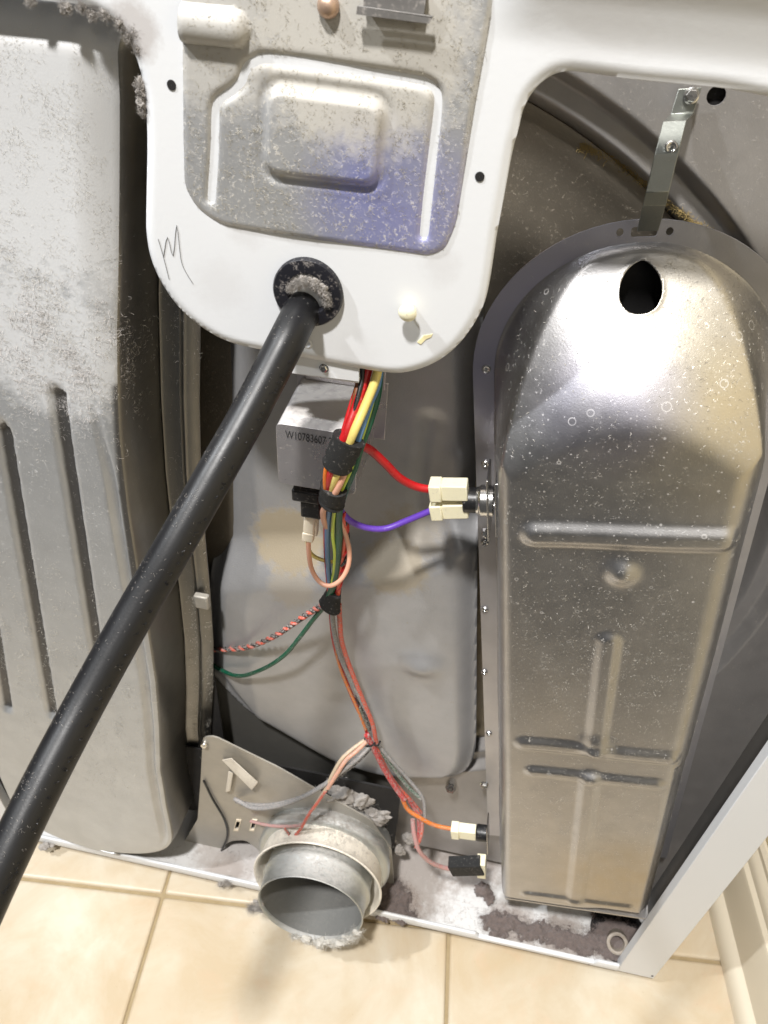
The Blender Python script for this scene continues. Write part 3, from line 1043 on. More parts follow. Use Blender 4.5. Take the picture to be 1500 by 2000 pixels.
# ------------------------------------------------------------------ exhaust plate and pipe
ep_px = [(396, 1440), (418, 1438), (545, 1500), (640, 1555), (725, 1602), (765, 1660), (770, 1740), (720, 1770), (560, 1735), (512, 1700), (505, 1660), (480, 1641), (452, 1642), (428, 1658), (412, 1682), (405, 1712), (360, 1702), (345, 1668), (386, 1600), (392, 1520)]
EPY = 0.034
ep = xz(ep_px, EPY)
ep = round_poly(ep, 0.006, 3)
slots = []
for sx in (464, 495):
    a_, b_ = at(sx + 2, 1603, EPY)[[0, 2]], at(sx - 2, 1618, EPY)[[0, 2]]
    w_ = np.array([0.0019, 0.0004])
    slots.append(np.array([a_ - w_, b_ - w_, b_ + w_, a_ + w_]))
mb = MB()
mb.sheet([ep] + slots, EPY, EPY + 0.0015)
ep_o = mb.build('exhaust_plate', m_lower, dryer)
for s_ in slots:
    mb = MB()
    cs = s_.mean(0)
    o2 = cs + (s_ - cs) * 1.45
    mb.sheet([o2, s_], EPY - 0.0012, EPY - 0.0001)
    mb.build('slot_rim', m_peach, ep_o)
mb = MB()
bb = at(470, 1600, 0.05)
mb.box((-0.24, 0.046, 0.02), (-0.02, 0.048, 0.20))
mb.build('plate_shade_sheet', m_dark, ep_o)  # added black sheet, paints the shade behind the exhaust plate's openings
mb = MB()          # folded clip
f1 = [at(x, y, EPY - 0.007) for x, y in ((432, 1484), (452, 1480), (505, 1528), (492, 1544))]
f2 = [at(x, y, EPY - 0.001) for x, y in ((432, 1484), (452, 1480), (505, 1528), (492, 1544))]
mb.add(f1 + f2, [(0, 1, 2, 3), (7, 6, 5, 4), (0, 4, 5, 1), (1, 5, 6, 2), (2, 6, 7, 3), (3, 7, 4, 0)])
f1 = [at(x, y, EPY - 0.006) for x, y in ((446, 1505), (456, 1510), (450, 1545), (440, 1548))]
f2 = [at(x, y, EPY - 0.001) for x, y in ((446, 1505), (456, 1510), (450, 1545), (440, 1548))]
mb.add(f1 + f2, [(0, 1, 2, 3), (7, 6, 5, 4), (0, 4, 5, 1), (1, 5, 6, 2), (2, 6, 7, 3), (3, 7, 4, 0)])
mb.build('wire_clip', m_collar, ep_o, recalc=True, bevel=0.0012)
mb = MB()
mb.tube([at(x, y, EPY - 0.002) for x, y in ((398, 1525), (415, 1560), (438, 1600), (444, 1630), (436, 1655), (425, 1672))], 0.0012, 6)
mb.build('seam_wire', m_black, ep_o)  # thin black tube drawn for the dark gap between duct and plate
for px_, py_ in ((400, 1452), (404, 1672)):
    mb = MB()
    mb.lathe([(0.0040, 0.0), (0.0040, 0.0020), (0.0028, 0.0036), (0.0002, 0.0040)], at(px_, py_, EPY), (0, -1, 0.1), 12)
    mb.build('plate_screw', m_screw, ep_o)

tau = math.radians(8.5)
PA = np.array([0.0, -math.cos(tau), math.sin(tau)])
PC = np.array([-0.0885, -0.012, 0.097])
mb = MB()
mb.lathe([(0.0660, -0.055), (0.0660, -0.036), (0.0685, -0.033), (0.0690, -0.026), (0.0655, -0.022), (0.0600, -0.021), (0.0600, -0.050)], PC, PA, 64)
ring_o = mb.build('pipe_flange', m_pipe, dryer, sharp=50)
mb = MB()
mb.lathe([(0.0560, -0.030), (0.0600, -0.028), (0.0618, -0.020), (0.0632, -0.006), (0.0650, -0.0008), (0.0660, 0.0010), (0.0652, 0.0022), (0.0636, 0.0016), (0.0618, -0.004), (0.0600, -0.020), (0.0540, -0.026)], PC, PA, 72)
mb.build('pipe_collar', m_collar, dryer, sharp=60)['label'] = 'cream plastic collar round the exhaust pipe'
mb = MB()
mb.lathe([(0.0530, -0.050), (0.0532, -0.001), (0.0545, 0.002), (0.0552, 0.0045), (0.0545, 0.007), (0.0528, 0.0085), (0.0522, 0.027), (0.0527, 0.0282), (0.0520, 0.0290), (0.0508, 0.0280), (0.0507, 0.024)], PC, PA, 72)

pipe_o = mb.build('exhaust_pipe', m_pipe, dryer, sharp=60)
pipe_o['label'] = 'short round galvanised exhaust pipe with lint at its mouth'
mb = MB()
mb.lathe([(0.0507, 0.0245), (0.0506, -0.060)], PC, PA, 72)
mb.build('pipe_lining', steel('pipe_inner_zinc', (0.22, 0.22, 0.21), 0.6, 0.7, (0.22, 0.215, 0.20), metal=0.3), pipe_o)  # inside of the pipe, darker and rougher than the outside
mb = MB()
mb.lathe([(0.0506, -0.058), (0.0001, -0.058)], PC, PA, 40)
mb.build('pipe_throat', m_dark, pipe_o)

# ------------------------------------------------------------------ heater box
TH = math.radians(9.0)
HO = at(1262, 438, 0.055)[[0, 2]]
HU = np.array([math.cos(TH), math.sin(TH)]); HW = np.array([-math.sin(TH), math.cos(TH)])
HFR = (HO, HU, HW)


def hpt(u, w, Y):
    q = HO + HU * u + HW * w
    return np.array([q[0], Y, q[1]])


FLY = 0.060; HH = 0.057; BOT = -0.642
hu3 = np.array([HU[0], 0, HU[1]]); hw3 = np.array([HW[0], 0, HW[1]]); hn3 = np.array([0, -1.0, 0])


def arch(R, cw, bottom, n=40):
    return np.array([(R * math.cos(a), cw + R * math.sin(a)) for a in np.linspace(0, math.pi, n)] + [(-R, bottom), (R, bottom)])


inner = arch(0.0755, -0.0855, BOT)
in_sdf = sdf_poly(inner)
# slot for the hanging strap, two holes beside it
sl = np.array([(-0.0062, -0.0082), (-0.0062, -0.0030), (0.0062, -0.0030), (0.0062, -0.0082)])
mb = MB()
hl = [round_poly(sl, 0.0015, 3)]
for cu, cw_ in ((-0.0115, -0.0055), (0.0120, -0.0058)):
    hl.append(np.array([(cu + 0.0018 * math.cos(a), cw_ + 0.0022 * math.sin(a)) for a in np.linspace(0, 2 * math.pi, 12, endpoint=False)]))
arc_o = [(0.0868 * math.cos(a), -0.0862 + 0.0868 * math.sin(a)) for a in np.linspace(0, math.pi, 40)]
arc_i = [(0.0745 * math.cos(a), -0.0855 + 0.0745 * math.sin(a)) for a in np.linspace(0, math.pi, 40)]
u_loop = np.array([(0.0868, BOT + 0.02)] + arc_o + [(-0.0868, BOT + 0.02), (-0.0745, BOT + 0.02)] + arc_i[::-1] + [(0.0745, BOT + 0.02)])
mb.sheet([u_loop] + hl, FLY, FLY + 0.0013, fn=lambda p, Y: hpt(p[0], p[1], Y))

ribs = [((-0.047, -0.157), (0.0545, -0.155), 0.0095, 0.0040), ((0.0005, -0.245), (0.0005, -0.362), 0.0085, 0.0028), ((-0.050, -0.367), (0.053, -0.367), 0.0085, 0.0026),
        ((-0.043, -0.4035), (0.047, -0.4025), 0.0075, 0.0026), ((-0.0005, -0.402), (-0.0005, -0.612), 0.0088, 0.0026), ((-0.045, -0.615), (0.047, -0.612), 0.0065, 0.0024)]
hole_out = np.array([(0.0003, -0.0170), (0.0040, -0.0188), (0.0078, -0.0225), (0.0100, -0.0275), (0.0098, -0.0325), (0.0066, -0.0368), (0.0, -0.0385), (-0.0066, -0.0368), (-0.0100, -0.0325), (-0.0102, -0.0275), (-0.0080, -0.0222), (-0.0042, -0.0186)])
hole_sdf = sdf_poly(smooth_closed(hole_out, 4))


def heater_sdf(u, w):
    return np.maximum(in_sdf(u, w), -hole_sdf(u, w))


def heater_surf(u, w):
    s = -in_sdf(u, w)
    # nose that rises from the flange to the face
    w_e = -0.092 - 0.034 * np.clip(np.abs(u) / 0.066, 0, 1) ** 2
    tw_ = np.clip((w + 0.004) / (w_e + 0.004), 0, 1)
    slope = HH * (0.03 + 0.97 * (0.72 * tw_ * tw_ * (3 - 2 * tw_) + 0.28 * (1 - np.sqrt(np.clip(1 - tw_, 0, 1) ** 2 + 0.02)) / (1 - 0.1414)))
    hw_ = 0.0685 * np.sqrt(np.clip(1 - (np.clip(w + 0.132, 0, None) / 0.124) ** 2, 0, 1))
    gap = np.maximum(0.0755 * np.sqrt(np.clip(1 - (np.clip(w + 0.0855, 0, None) / 0.0755) ** 2, 0, 1)) - hw_, 0.0065)
    lat = hw_ - np.abs(u)
    k = sstep(-1.0, 0.25, lat / gap)
    k = np.where(w < -0.05, k, k)
    dome = 1 - sstep(-0.070, -0.118, w)
    h = slope * k * (1 - 0.07 * dome * np.clip(np.abs(u) / np.maximum(hw_, 0.004), 0, 1) ** 2)
    rs = 0.016 + 0.009 * sstep(0.0, 0.03, u)
    h = np.minimum(h, HH * np.sqrt(np.clip(1 - (1 - np.clip(s / rs, 0, 1)) ** 2.6, 0, 1)))
    h = h * sstep(-0.0005, 0.004, s)
    # face relief
    face = sstep(0.012, 0.018, s)
    for a_, b_, r_, hh in ribs:
        d_ = seg_dist(u, w, a_, b_)
        h = h + hh * (1 - sstep(r_ * 0.25, r_ * 1.15, d_)) * face
    h = h + 0.0045 * np.exp(-(np.hypot(u - 0.003, (w + 0.184) * 0.9) / 0.0075) ** 2.6)
    h = h + 0.002 * np.exp(-(np.hypot(u - 0.0005, w + 0.360) / 0.012) ** 4)
    h = h - 0.0026 * sstep(0.058, 0.0625, u) * sstep(-0.381, -0.3845, w)           # lower right edge set back
    lip = hole_sdf(u, w)
    h = h + 0.0005 * np.exp(-(lip / 0.0012) ** 2)
    h = h + 0.0004 * np.sin(u * 70) * np.sin(w * 31 + 0.5)
    return FLY + 0.0008 * (1 - sstep(0.0, 0.0025, s)) - np.clip(h, 0, None)


heat_o = heightfield('heater_box', heater_sdf, (-0.078, 0.078, BOT - 0.004, -0.006), 0.00125, heater_surf, m_heater, dryer, frame=HFR, thick=0.001, sharp=60)
heat_o['label'] = 'tall galvanised heater box with a round top, oval hole and pressed ribs'
fl_o = mb.build('flange', m_flange, heat_o)
fl_o['label'] = 'bluish flat flange round the heater box'
mb = MB()
mb.sheet([arch(0.073, -0.0855, BOT + 0.004)], FLY + 0.0016, FLY + 0.003, fn=lambda p, Y: hpt(p[0], p[1], Y))
mb.build('heater_shade_sheet', m_dark, heat_o)  # added black sheet standing in for the unlit inside seen through the hole
mb = MB()       # floor of the box and its left return
V = [hpt(u_, BOT, y_) for u_, y_ in ((-0.066, FLY - HH + 0.004), (0.066, FLY - HH + 0.004), (0.0745, FLY), (-0.0745, FLY))]
mb.add(V + [p + hw3 * 0.002 for p in V], [(0, 1, 2, 3), (7, 6, 5, 4), (0, 4, 5, 1), (1, 5, 6, 2), (2, 6, 7, 3), (3, 7, 4, 0)])
mb.build('heater_floor', m_heater, heat_o)


def screw(parent, pos, axis, r_=0.0035, name='screw', hexa=True, mat=None):
    mb = MB()
    mb.lathe([(r_ * 1.25, 0.0), (r_ * 1.25, r_ * 0.18), (r_, r_ * 0.26)], pos, axis, 18)
    mb.lathe([(r_, r_ * 0.2), (r_, r_ * 0.75), (r_ * 0.82, r_ * 0.95), (0.0002, r_ * 0.98)], pos, axis, 6 if hexa else 16)
    return mb.build(name, mat or m_screw, parent, sharp=35)


def rivet(parent, pos, axis, r_=0.0028):
    mb = MB()
    mb.lathe([(r_, 0.0), (r_ * 0.98, r_ * 0.35), (r_ * 0.7, r_ * 0.6), (r_ * 0.45, r_ * 0.5), (r_ * 0.35, r_ * 0.1), (0.0002, r_ * 0.05)], pos, axis, 14)
    return mb.build('rivet', m_screw, parent, sharp=60)


for px_, py_ in ((950, 720), (948, 905), (947, 1060), (947, 1190), (946, 1312), (955, 1432)):
    rivet(heat_o, at(px_, py_, FLY), (0, -1, 0))
screw(heat_o, at(946, 1532, FLY), (0, -1, 0.1), 0.0034)

# thermostat on the side of the heater box
tc_ = at(951, 978, 0.028)
Uax = -hu3                                           # points left, away from the box
q0 = np.array([tc_[0], 0.028, tc_[2]])
mb = MB()
mb.box((-0.0235, -0.011, 0.0), (0.0235, 0.011, 0.0011), frame=(q0 - Uax * 0.002, hw3, hn3, Uax))
mb.lathe([(0.0098, -0.004), (0.0098, 0.0035), (0.0086, 0.0046), (0.0084, 0.0060)], q0, Uax, 28)
mb.lathe([(0.0078, 0.005), (0.0078, 0.0135), (0.0072, 0.0142), (0.0002, 0.0142)], q0, Uax, 28, mat=1)
mb.box((-0.0205, -0.012, -0.0035), (0.0205, 0.010, -0.0018), frame=(q0 - Uax * 0.004, hw3, hn3, Uax))
for s_ in (0.0056, -0.0056):
    mb.box((s_ - 0.0012, -0.0032, 0.013), (s_ + 0.0012, 0.0032, 0.024), frame=(q0, hw3, hn3, Uax))
mb.build('thermostat', [m_screw, m_black], heat_o, bevel=0.0003)
screw(heat_o, at(950, 1041, 0.034), Uax, 0.0030, 'thermostat_screw')
# thermal cut-out lower down
tq = at(950, 1628, 0.028)
mb = MB()
mb.box((-0.021, -0.010, 0.0), (0.021, 0.010, 0.0011), frame=(tq - Uax * 0.002, hw3, hn3, Uax))
mb.lathe([(0.0078, 0.0), (0.0078, 0.0085), (0.0070, 0.0095), (0.0002, 0.0095)], tq, Uax, 24, mat=1)
mb.build('thermal_cutout', [m_screw, m_black], heat_o, bevel=0.0006)
tq2 = at(949, 1692, 0.026)
mb = MB()
mb.box((-0.015, -0.006, 0.0), (0.013, 0.006, 0.0085), frame=(tq2, hw3, hn3, Uax))
mb.build('ceramic_terminal', m_nylon, heat_o, bevel=0.0006)

# hanging strap of bent steel
mb = MB()
sa = [(1348, 172, 0.070), (1332, 222, 0.068), (1318, 236, 0.055), (1302, 300, 0.042), (1284, 375, 0.035), (1278, 402, 0.036), (1268, 440, 0.0505), (1265, 452, 0.0535)]
P = [at(*p) for p in sa]
wv = np.array([math.cos(TH), 0, math.sin(TH)]) * 0.0050
V = []
for i, p in enumerate(P):
    tdir = P[min(i + 1, len(P) - 1)] - P[max(i - 1, 0)]
    nd = np.cross(tdir, wv); nd /= np.linalg.norm(nd)
    nd = nd if nd[1] > 0 else -nd
    V += [p - wv, p + wv, p + wv + nd * 0.0012, p - wv + nd * 0.0012]
F = []
for i in range(len(P) - 1):
    for k in range(4):
        F.append((i * 4 + k, i * 4 + (k + 1) % 4, i * 4 + 4 + (k + 1) % 4, i * 4 + 4 + k))
F += [(0, 1, 2, 3), tuple(len(V) - 4 + k for k in (3, 2, 1, 0))]
mb.add(V, F)
strap_o = mb.build('hanging_strap', m_strap, dryer, recalc=True, sharp=12, bevel=0.0003)
screw(strap_o, at(1350, 187, 0.0685), (0, -1, 0.2), 0.0028)
rivet(strap_o, at(1310, 288, 0.0445), (0, -1, 0.3), 0.0030)

# ------------------------------------------------------------------ filter box under the tongue
FBY = 0.006
bx0 = at(541, 890, FBY)[0]; bx1 = at(697, 890, FBY)[0]
bz0 = at(615, 955, FBY)[2]; bz1 = at(615, 838, FBY)[2]
mb = MB()
y1 = 0.058
sec = round_poly([(bx0, bz0), (bx1, bz0), (bx1, bz1), (bx0, bz1)], 0.0042, 4)
mb.sheet([sec], FBY, y1)
box_o = mb.build('filter_box', m_box, dryer, bevel=0.0045)
box_o['label'] = 'small galvanised box with a printed number under the tongue'
mb = MB()
mb.box((bx0 + 0.004, 0.0545, bz1 + 0.0005), (bx1 + 0.006, 0.0560, bz1 + 0.050))
mb.box((bx0 - 0.002, 0.057, bz0 + 0.006), (bx1 + 0.0075, 0.0585, bz1 + 0.004))
mb.build('box_back_plate', m_box, box_o, bevel=0.0004)
tabp = xz([(572, 690), (700, 712), (700, 744), (566, 727)], 0.0030)
mb = MB()
mb.sheet([tabp], 0.0030, 0.0042)
mb.box((tabp[:, 0].min(), 0.0036, tabp[:, 1].min() - 0.001), (tabp[:, 0].max(), 0.050, tabp[:, 1].min() + 0.0004))
mb.build('box_bracket', m_white, box_o, bevel=0.0005)
screw(box_o, at(633, 719, 0.0030), (0, -1, 0.1), 0.0020, 'bracket_screw')
mb = MB()
c0 = at(606, 957, 0.018)
ax_ = np.array([0.02, -0.02, -1.0])
mb.box((-0.0100, -0.0075, -0.004), (0.0075, 0.0075, 0.005), frame=(c0, np.array([1.0, 0, 0]), np.array([0, 1.0, 0]), np.array([0, 0, -1.0])))
mb.box((-0.0050, -0.0060, 0.004), (0.0080, 0.0060, 0.0185), frame=(c0, np.array([1.0, 0, 0]), np.array([0, 1.0, 0]), np.array([0, 0, -1.0])))
mb.build('filter_plug', m_black, box_o, bevel=0.0013)
# printed number
cu = bpy.data.curves.new('printed_number', 'FONT')
cu.body = 'W10783607 24'
cu.size = 0.0062
cu.space_character = 1.0
to = bpy.data.objects.new('tmp_text', cu)
col.objects.link(to)
dg = bpy.context.evaluated_depsgraph_get()
tm = bpy.data.meshes.new_from_object(to.evaluated_get(dg))
bpy.data.objects.remove(to)
tw = max(v.co.x for v in tm.vertices)
p0 = at(557, 843, FBY - 0.0003); p1 = at(657, 859, FBY - 0.0003)
uv = (p1 - p0); Lt = np.linalg.norm(uv); uv = uv / Lt
vv = np.array([-uv[2], 0, uv[0]])
mb = MB()
mb.add([p0 + uv * (v.co.x * Lt / tw) + vv * (v.co.y * 1.25 - 0.0045) for v in tm.vertices], [tuple(p.vertices) for p in tm.polygons])
mb.build('printed_number', m_ink, box_o)

# ------------------------------------------------------------------ wiring
harness = empty('wiring_harness', tuple(at(650, 960, 0.0)))
tag(harness, 'bundle of coloured wires taped together, hanging from the white tongue', 'wiring harness')
WC = {'red': HX('B81E22'), 'yellow': HX('E6D27A'), 'blue': HX('5C84B4'), 'green': HX('14553F'), 'lime': HX('BFD24C'), 'brown': HX('7A4A2C'), 'orange': HX('E07A2C'), 'peach': HX('DFA68C'),
      'purple': HX('6A46B8'), 'black': (0.012, 0.012, 0.013), 'grey': HX('7C8082'), 'pink': HX('C48E8A'), 'coral': HX('D9573F'), 'tan': HX('CDB79A')}
_wm = {}


def wmat(c, dust):
    k = (c, round(dust, 2))
    if k not in _wm:
        _wm[k] = wire_mat('wire_' + c + '_%d' % int(dust * 100), WC[c], dust)
    return _wm[k]


def wire(c, pts, r_=0.0017, dust=0.12, n=9):
    mb = MB()
    mb.tube([at(*p) for p in pts], r_, n, smooth=7)
    return mb.build(c + '_wire', wmat(c, dust), harness, sharp=80)


def twisted(c1, c2, pts, r_=0.0013, amp=0.0013, turns=9, dust=0.2):
    P = smooth_open([at(*p) for p in pts], 14)
    n = len(P)
    T = np.gradient(P, axis=0); T /= np.linalg.norm(T, axis=1)[:, None]
    A = np.cross(T, [0, 1.0, 0.2]); A /= np.linalg.norm(A, axis=1)[:, None]
    B = np.cross(T, A)
    for c, ph in ((c1, 0), (c2, math.pi)):
        a = np.linspace(0, turns * 2 * math.pi, n) + ph
        mb = MB()
        mb.tube(P + amp * (np.cos(a)[:, None] * A + np.sin(a)[:, None] * B), r_, 7, smooth=0)
        mb.build(c + '_wire', wmat(c, dust), harness, sharp=80)


# upper bundle: from behind the tongue to the first tape
wire('red', [(722, 705, .016), (712, 745, .010), (695, 795, .000), (676, 845, -.009), (662, 880, -.010), (646, 925, -.009), (641, 962, -.004)], 0.0026)
wire('red', [(712, 705, .018), (705, 742, .014), (690, 790, .006), (672, 850, -.004), (660, 890, -.006), (652, 930, -.005), (645, 965, .0)], 0.0024)
wire('yellow', [(742, 705, .014), (732, 745, .008), (712, 795, .000), (690, 845, -.009), (674, 882, -.010), (656, 930, -.009), (645, 965, -.004)], 0.0025)
wire('blue', [(744, 705, .018), (738, 750, .013), (722, 790, .006), (705, 840, -.004), (692, 880, -.006), (672, 930, -.006), (655, 965, -.002), (643, 1000, .004), (639, 1050, .013), (641, 1110, .022), (648, 1168, .028)], 0.0019)
wire('green', [(742, 710, .020), (736, 770, .016), (722, 820, .006), (704, 870, -.002), (690, 915, -.004), (672, 960, .0), (662, 1000, .004), (662, 1050, .012), (657, 1110, .021), (648, 1150, .026), (636, 1178, .029)], 0.0026)
wire('lime', [(738, 720, .017), (730, 775, .011), (716, 825, .002), (702, 868, -.004), (684, 920, -.007), (664, 965, -.004), (653, 1000, .001), (650, 1045, .009), (654, 1085, .015), (650, 1130, .022), (641, 1165, .027)], 0.0011)
wire('brown', [(704, 705, .014), (701, 740, .010), (694, 775, .004), (686, 810, .0)], 0.0016)
wire('black', [(708, 705, .013), (707, 740, .008), (698, 780, .001), (684, 830, -.006), (672, 870, -.007)], 0.0013)
wire('orange', [(650, 885, -.010), (637, 915, -.010), (635, 945, -.008), (638, 970, -.004)], 0.0013)
wire('coral', [(668, 1005, .006), (674, 1040, .012), (670, 1080, .018), (664, 1110, .022), (660, 1165, .028)], 0.0017)
wire('peach', [(682, 900, -.006), (666, 940, -.009), (652, 968, -.007), (640, 985, -.002), (631, 1000, .002), (634, 1020, .006), (642, 1035, .012)], 0.0019)
wire('red', [(645, 970, .002), (638, 1010, .008), (637, 1070, .017), (641, 1130, .025), (646, 1190, .031), (652, 1250, .036), (668, 1310, .039), (690, 1365, .041), (708, 1405, .042), (722, 1445, .042)], 0.0018, 0.25)
twisted('red', 'black', [(668, 1000, .006), (676, 1040, .014), (672, 1090, .020), (664, 1130, .025), (657, 1175, .030)], turns=5)

# branch to the thermostat
wire('red', [(680, 870, -.004), (696, 868, .002), (722, 878, .010), (752, 905, .016), (780, 933, .020), (812, 950, .024), (845, 957, .026)], 0.0026, 0.1)
wire('purple', [(658, 985, .004), (672, 1006, .008), (692, 1022, .012), (722, 1032, .016), (755, 1032, .020), (792, 1018, .024), (845, 996, .027)], 0.0021, 0.08)
# loop at the filter plug
wire('peach', [(603, 1040, .016), (603, 1075, .014), (609, 1112, .012), (625, 1137, .010), (645, 1144, .008), (666, 1132, .009), (680, 1106, .013), (682, 1075, .016), (675, 1045, .012), (664, 1010, .006)], 0.0016, 0.06)
wire('yellow', [(608, 1015, .024), (601, 1050, .024), (604, 1075, .027), (616, 1088, .028), (640, 1096, .030), (668, 1098, .034)], 0.0014, 0.06)
# branches to the left
twisted('coral', 'black', [(634, 1180, .029), (606, 1196, .032), (570, 1220, .036), (535, 1243, .042), (490, 1262, .050), (450, 1268, .060), (400, 1268, .074)], turns=14, dust=0.6)
wire('green', [(640, 1178, .029), (615, 1206, .032), (585, 1245, .035), (555, 1280, .038), (515, 1306, .044), (470, 1320, .052), (435, 1310, .062), (395, 1285, .078)], 0.0018, 0.22)
# lower run
wire('grey', [(648, 1180, .029), (652, 1230, .033), (664, 1280, .036), (686, 1330, .039), (706, 1370, .041), (726, 1410, .042), (730, 1445, .042)], 0.0019, 0.62)
wire('coral', [(662, 1180, .030), (664, 1215, .033), (668, 1255, .036), (684, 1305, .039), (708, 1365, .041), (728, 1415, .041), (740, 1470, .041), (768, 1525, .040), (806, 1568, .038), (822, 1588, .036)], 0.0020, 0.52)
wire('orange', [(650, 1195, .032), (653, 1240, .035), (659, 1285, .037), (672, 1325, .038), (694, 1375, .039), (714, 1425, .039)], 0.0012, 0.47)
wire('red', [(716, 1435, .039), (733, 1468, .038), (752, 1505, .036), (774, 1540, .033), (790, 1562, .030)], 0.0026, 0.57)
wire('green', [(700, 1380, .042), (722, 1430, .043), (746, 1470, .042), (775, 1510, .041), (800, 1540, .039), (822, 1560, .036)], 0.0018, 0.72)
wire('black', [(696, 1360, .043), (712, 1395, .044), (728, 1440, .043)], 0.0015, 0.52)
wire('grey', [(725, 1440, .041), (760, 1480, .040), (800, 1525, .039), (826, 1560, .035), (830, 1600, .028)], 0.0017, 0.72)
wire('orange', [(784, 1555, .031), (796, 1580, .028), (820, 1597, .026), (850, 1612, .026), (888, 1620, .026)], 0.0021, 0.37)
wire('red', [(800, 1565, .034), (815, 1590, .030), (818, 1620, .024), (814, 1645, .018)], 0.0019, 0.57)
wire('coral', [(812, 1580, .032), (824, 1605, .027), (822, 1635, .020), (812, 1655, .016)], 0.0017, 0.62)
wire('pink', [(806, 1600, .028), (809, 1630, .020), (818, 1660, .014), (838, 1682, .014), (862, 1693, .017), (886, 1698, .020)], 0.0022, 0.52)
# branch over the exhaust
wire('peach', [(716, 1448, .037), (698, 1466, .030), (676, 1485, .022), (658, 1512, .016), (640, 1540, .012)], 0.0019, 0.42)
wire('tan', [(712, 1446, .038), (690, 1462, .031), (668, 1482, .023), (650, 1512, .017), (634, 1545, .013), (612, 1580, .010)], 0.0018, 0.42)
wire('grey', [(724, 1455, .038), (700, 1480, .028), (668, 1506, .020), (630, 1535, .014), (585, 1560, .012), (540, 1575, .014), (495, 1578, .020), (458, 1560, .028)], 0.0022, 0.77)
wire('black', [(726, 1460, .037), (704, 1484, .028), (678, 1504, .022), (650, 1526, .017)], 0.0012, 0.52)
wire('grey', [(640, 1528, .015), (590, 1556, .013), (540, 1570, .016), (500, 1572, .022), (462, 1566, .030)], 0.0018, 0.80)
wire('coral', [(636, 1545, .012), (620, 1568, .010), (602, 1592, .008), (588, 1618, .006), (570, 1638, .005)], 0.0014, 0.52)
wire('pink', [(604, 1592, .009), (590, 1610, .008), (560, 1614, .012), (525, 1612, .020), (490, 1604, .030)], 0.0016, 0.57)
wire('coral', [(570, 1638, .005), (562, 1626, .006), (556, 1618, .007)], 0.0011, 0.52)


def wrap(a, b, r0, r1, name='tape_wrap', flat=1.0):
    """Tape wound round the bundle between two places."""
    A, B = at(*a), at(*b)
    mb = MB()
    P = [A + (B - A) * k for k in np.linspace(0, 1, 9)]
    R = [(r0 + (r1 - r0) * k) * (1 + 0.05 * math.sin(k * 23 + 1) + (0.06 if i % 2 else 0)) for i, k in enumerate(np.linspace(0, 1, 9))]
    mb.tube(P, R, 16, smooth=0, flat=flat)
    return mb.build(name, m_tape, harness, sharp=35)


wrap((682, 856, -.0075), (656, 914, -.0075), 0.0088, 0.0082, flat=0.72)
wrap((652, 950, -.004), (647, 984, .000), 0.0082, 0.0078, flat=0.8)
wrap((652, 1158, .027), (643, 1187, .029), 0.0058, 0.0088, flat=0.6)
mb = MB()
A = at(722, 1446, .0415)
mb.tube([A + np.array([0.0055 * math.cos(a), 0.005 * math.sin(a) - 0.001, 0.002 * math.cos(a)]) for a in np.linspace(0, 2 * math.pi, 16)], 0.0010, 6, smooth=2)
mb.tube([A + np.array([0.004, -0.004, 0.0015]), A + np.array([0.0085, -0.006, 0.004]), A + np.array([0.010, -0.005, 0.010])], 0.0009, 6)
mb.build('cable_tie', m_black, harness)


def connector(a, b, w_, h_, mat, step=True, name='connector'):
    """Nylon push-on terminal housing from its wire end a to its open end b."""
    A, B = np.asarray(a), np.asarray(b)
    ax = B - A; L = np.linalg.norm(ax); ax = ax / L
    side = np.cross(ax, [0, 1.0, 0]); side /= np.linalg.norm(side)
    nn_ = np.cross(side, ax)
    if nn_[1] > 0:
        nn_ = -nn_
    mb = MB()
    fr = (A, ax, side, nn_)
    if step:
        mb.box((0, -w_ * 0.5, -h_ * 0.5), (L * 0.32, w_ * 0.5, h_ * 0.56), frame=fr)
        mb.box((L * 0.315, -w_ * 0.47, -h_ * 0.46), (L, w_ * 0.47, h_ * 0.46), frame=fr)
    else:
        mb.box((0, -w_ * 0.5, -h_ * 0.5), (L, w_ * 0.5, h_ * 0.5), frame=fr)
    return mb.build(name, mat, harness, recalc=True, bevel=0.0007)


connector(at(840, 955, .026), at(914, 956, .026), 0.0118, 0.0105, m_nylon)
connector(at(842, 993, .027), at(915, 991, .027), 0.0112, 0.0105, m_nylon)
connector(at(602, 1054, .016), at(606, 1004, .017), 0.0075, 0.0050, m_peach)
connector(at(612, 1042, .024), at(615, 1003, .023), 0.0060, 0.0040, m_peach, False)
connector(at(882, 1620, .026), at(930, 1626, .026), 0.0145, 0.0105, m_nylon)
connector(at(880, 1692, .022), at(942, 1690, .024), 0.0185, 0.0120, m_tape, False, 'rubber_boot')

# ------------------------------------------------------------------ power cord
cpx = [(606, 560, .392), (596, 592, .378), (572, 642, .366), (540, 705, .362), (485, 810, .357), (420, 925, .352), (345, 1058, .348), (258, 1208, .345), (168, 1370, .338), (84, 1530, .326), (18, 1665, .316), (-40, 1790, .308), (-110, 1950, .300)]
cp = [CAM + ray(x, y) * z for x, y, z in cpx]
cord_root = empty('power_cord', tuple(cp[0]))
tag(cord_root, 'thick round black rubber power cord leaving the black grommet', 'power cord')
mb = MB()
cps = smooth_open(cp, 10)
mb.tube(cps, 0.0089, 28, smooth=0)
cord_o = mb.build('cord_sheath', m_cord, cord_root, sharp=80)
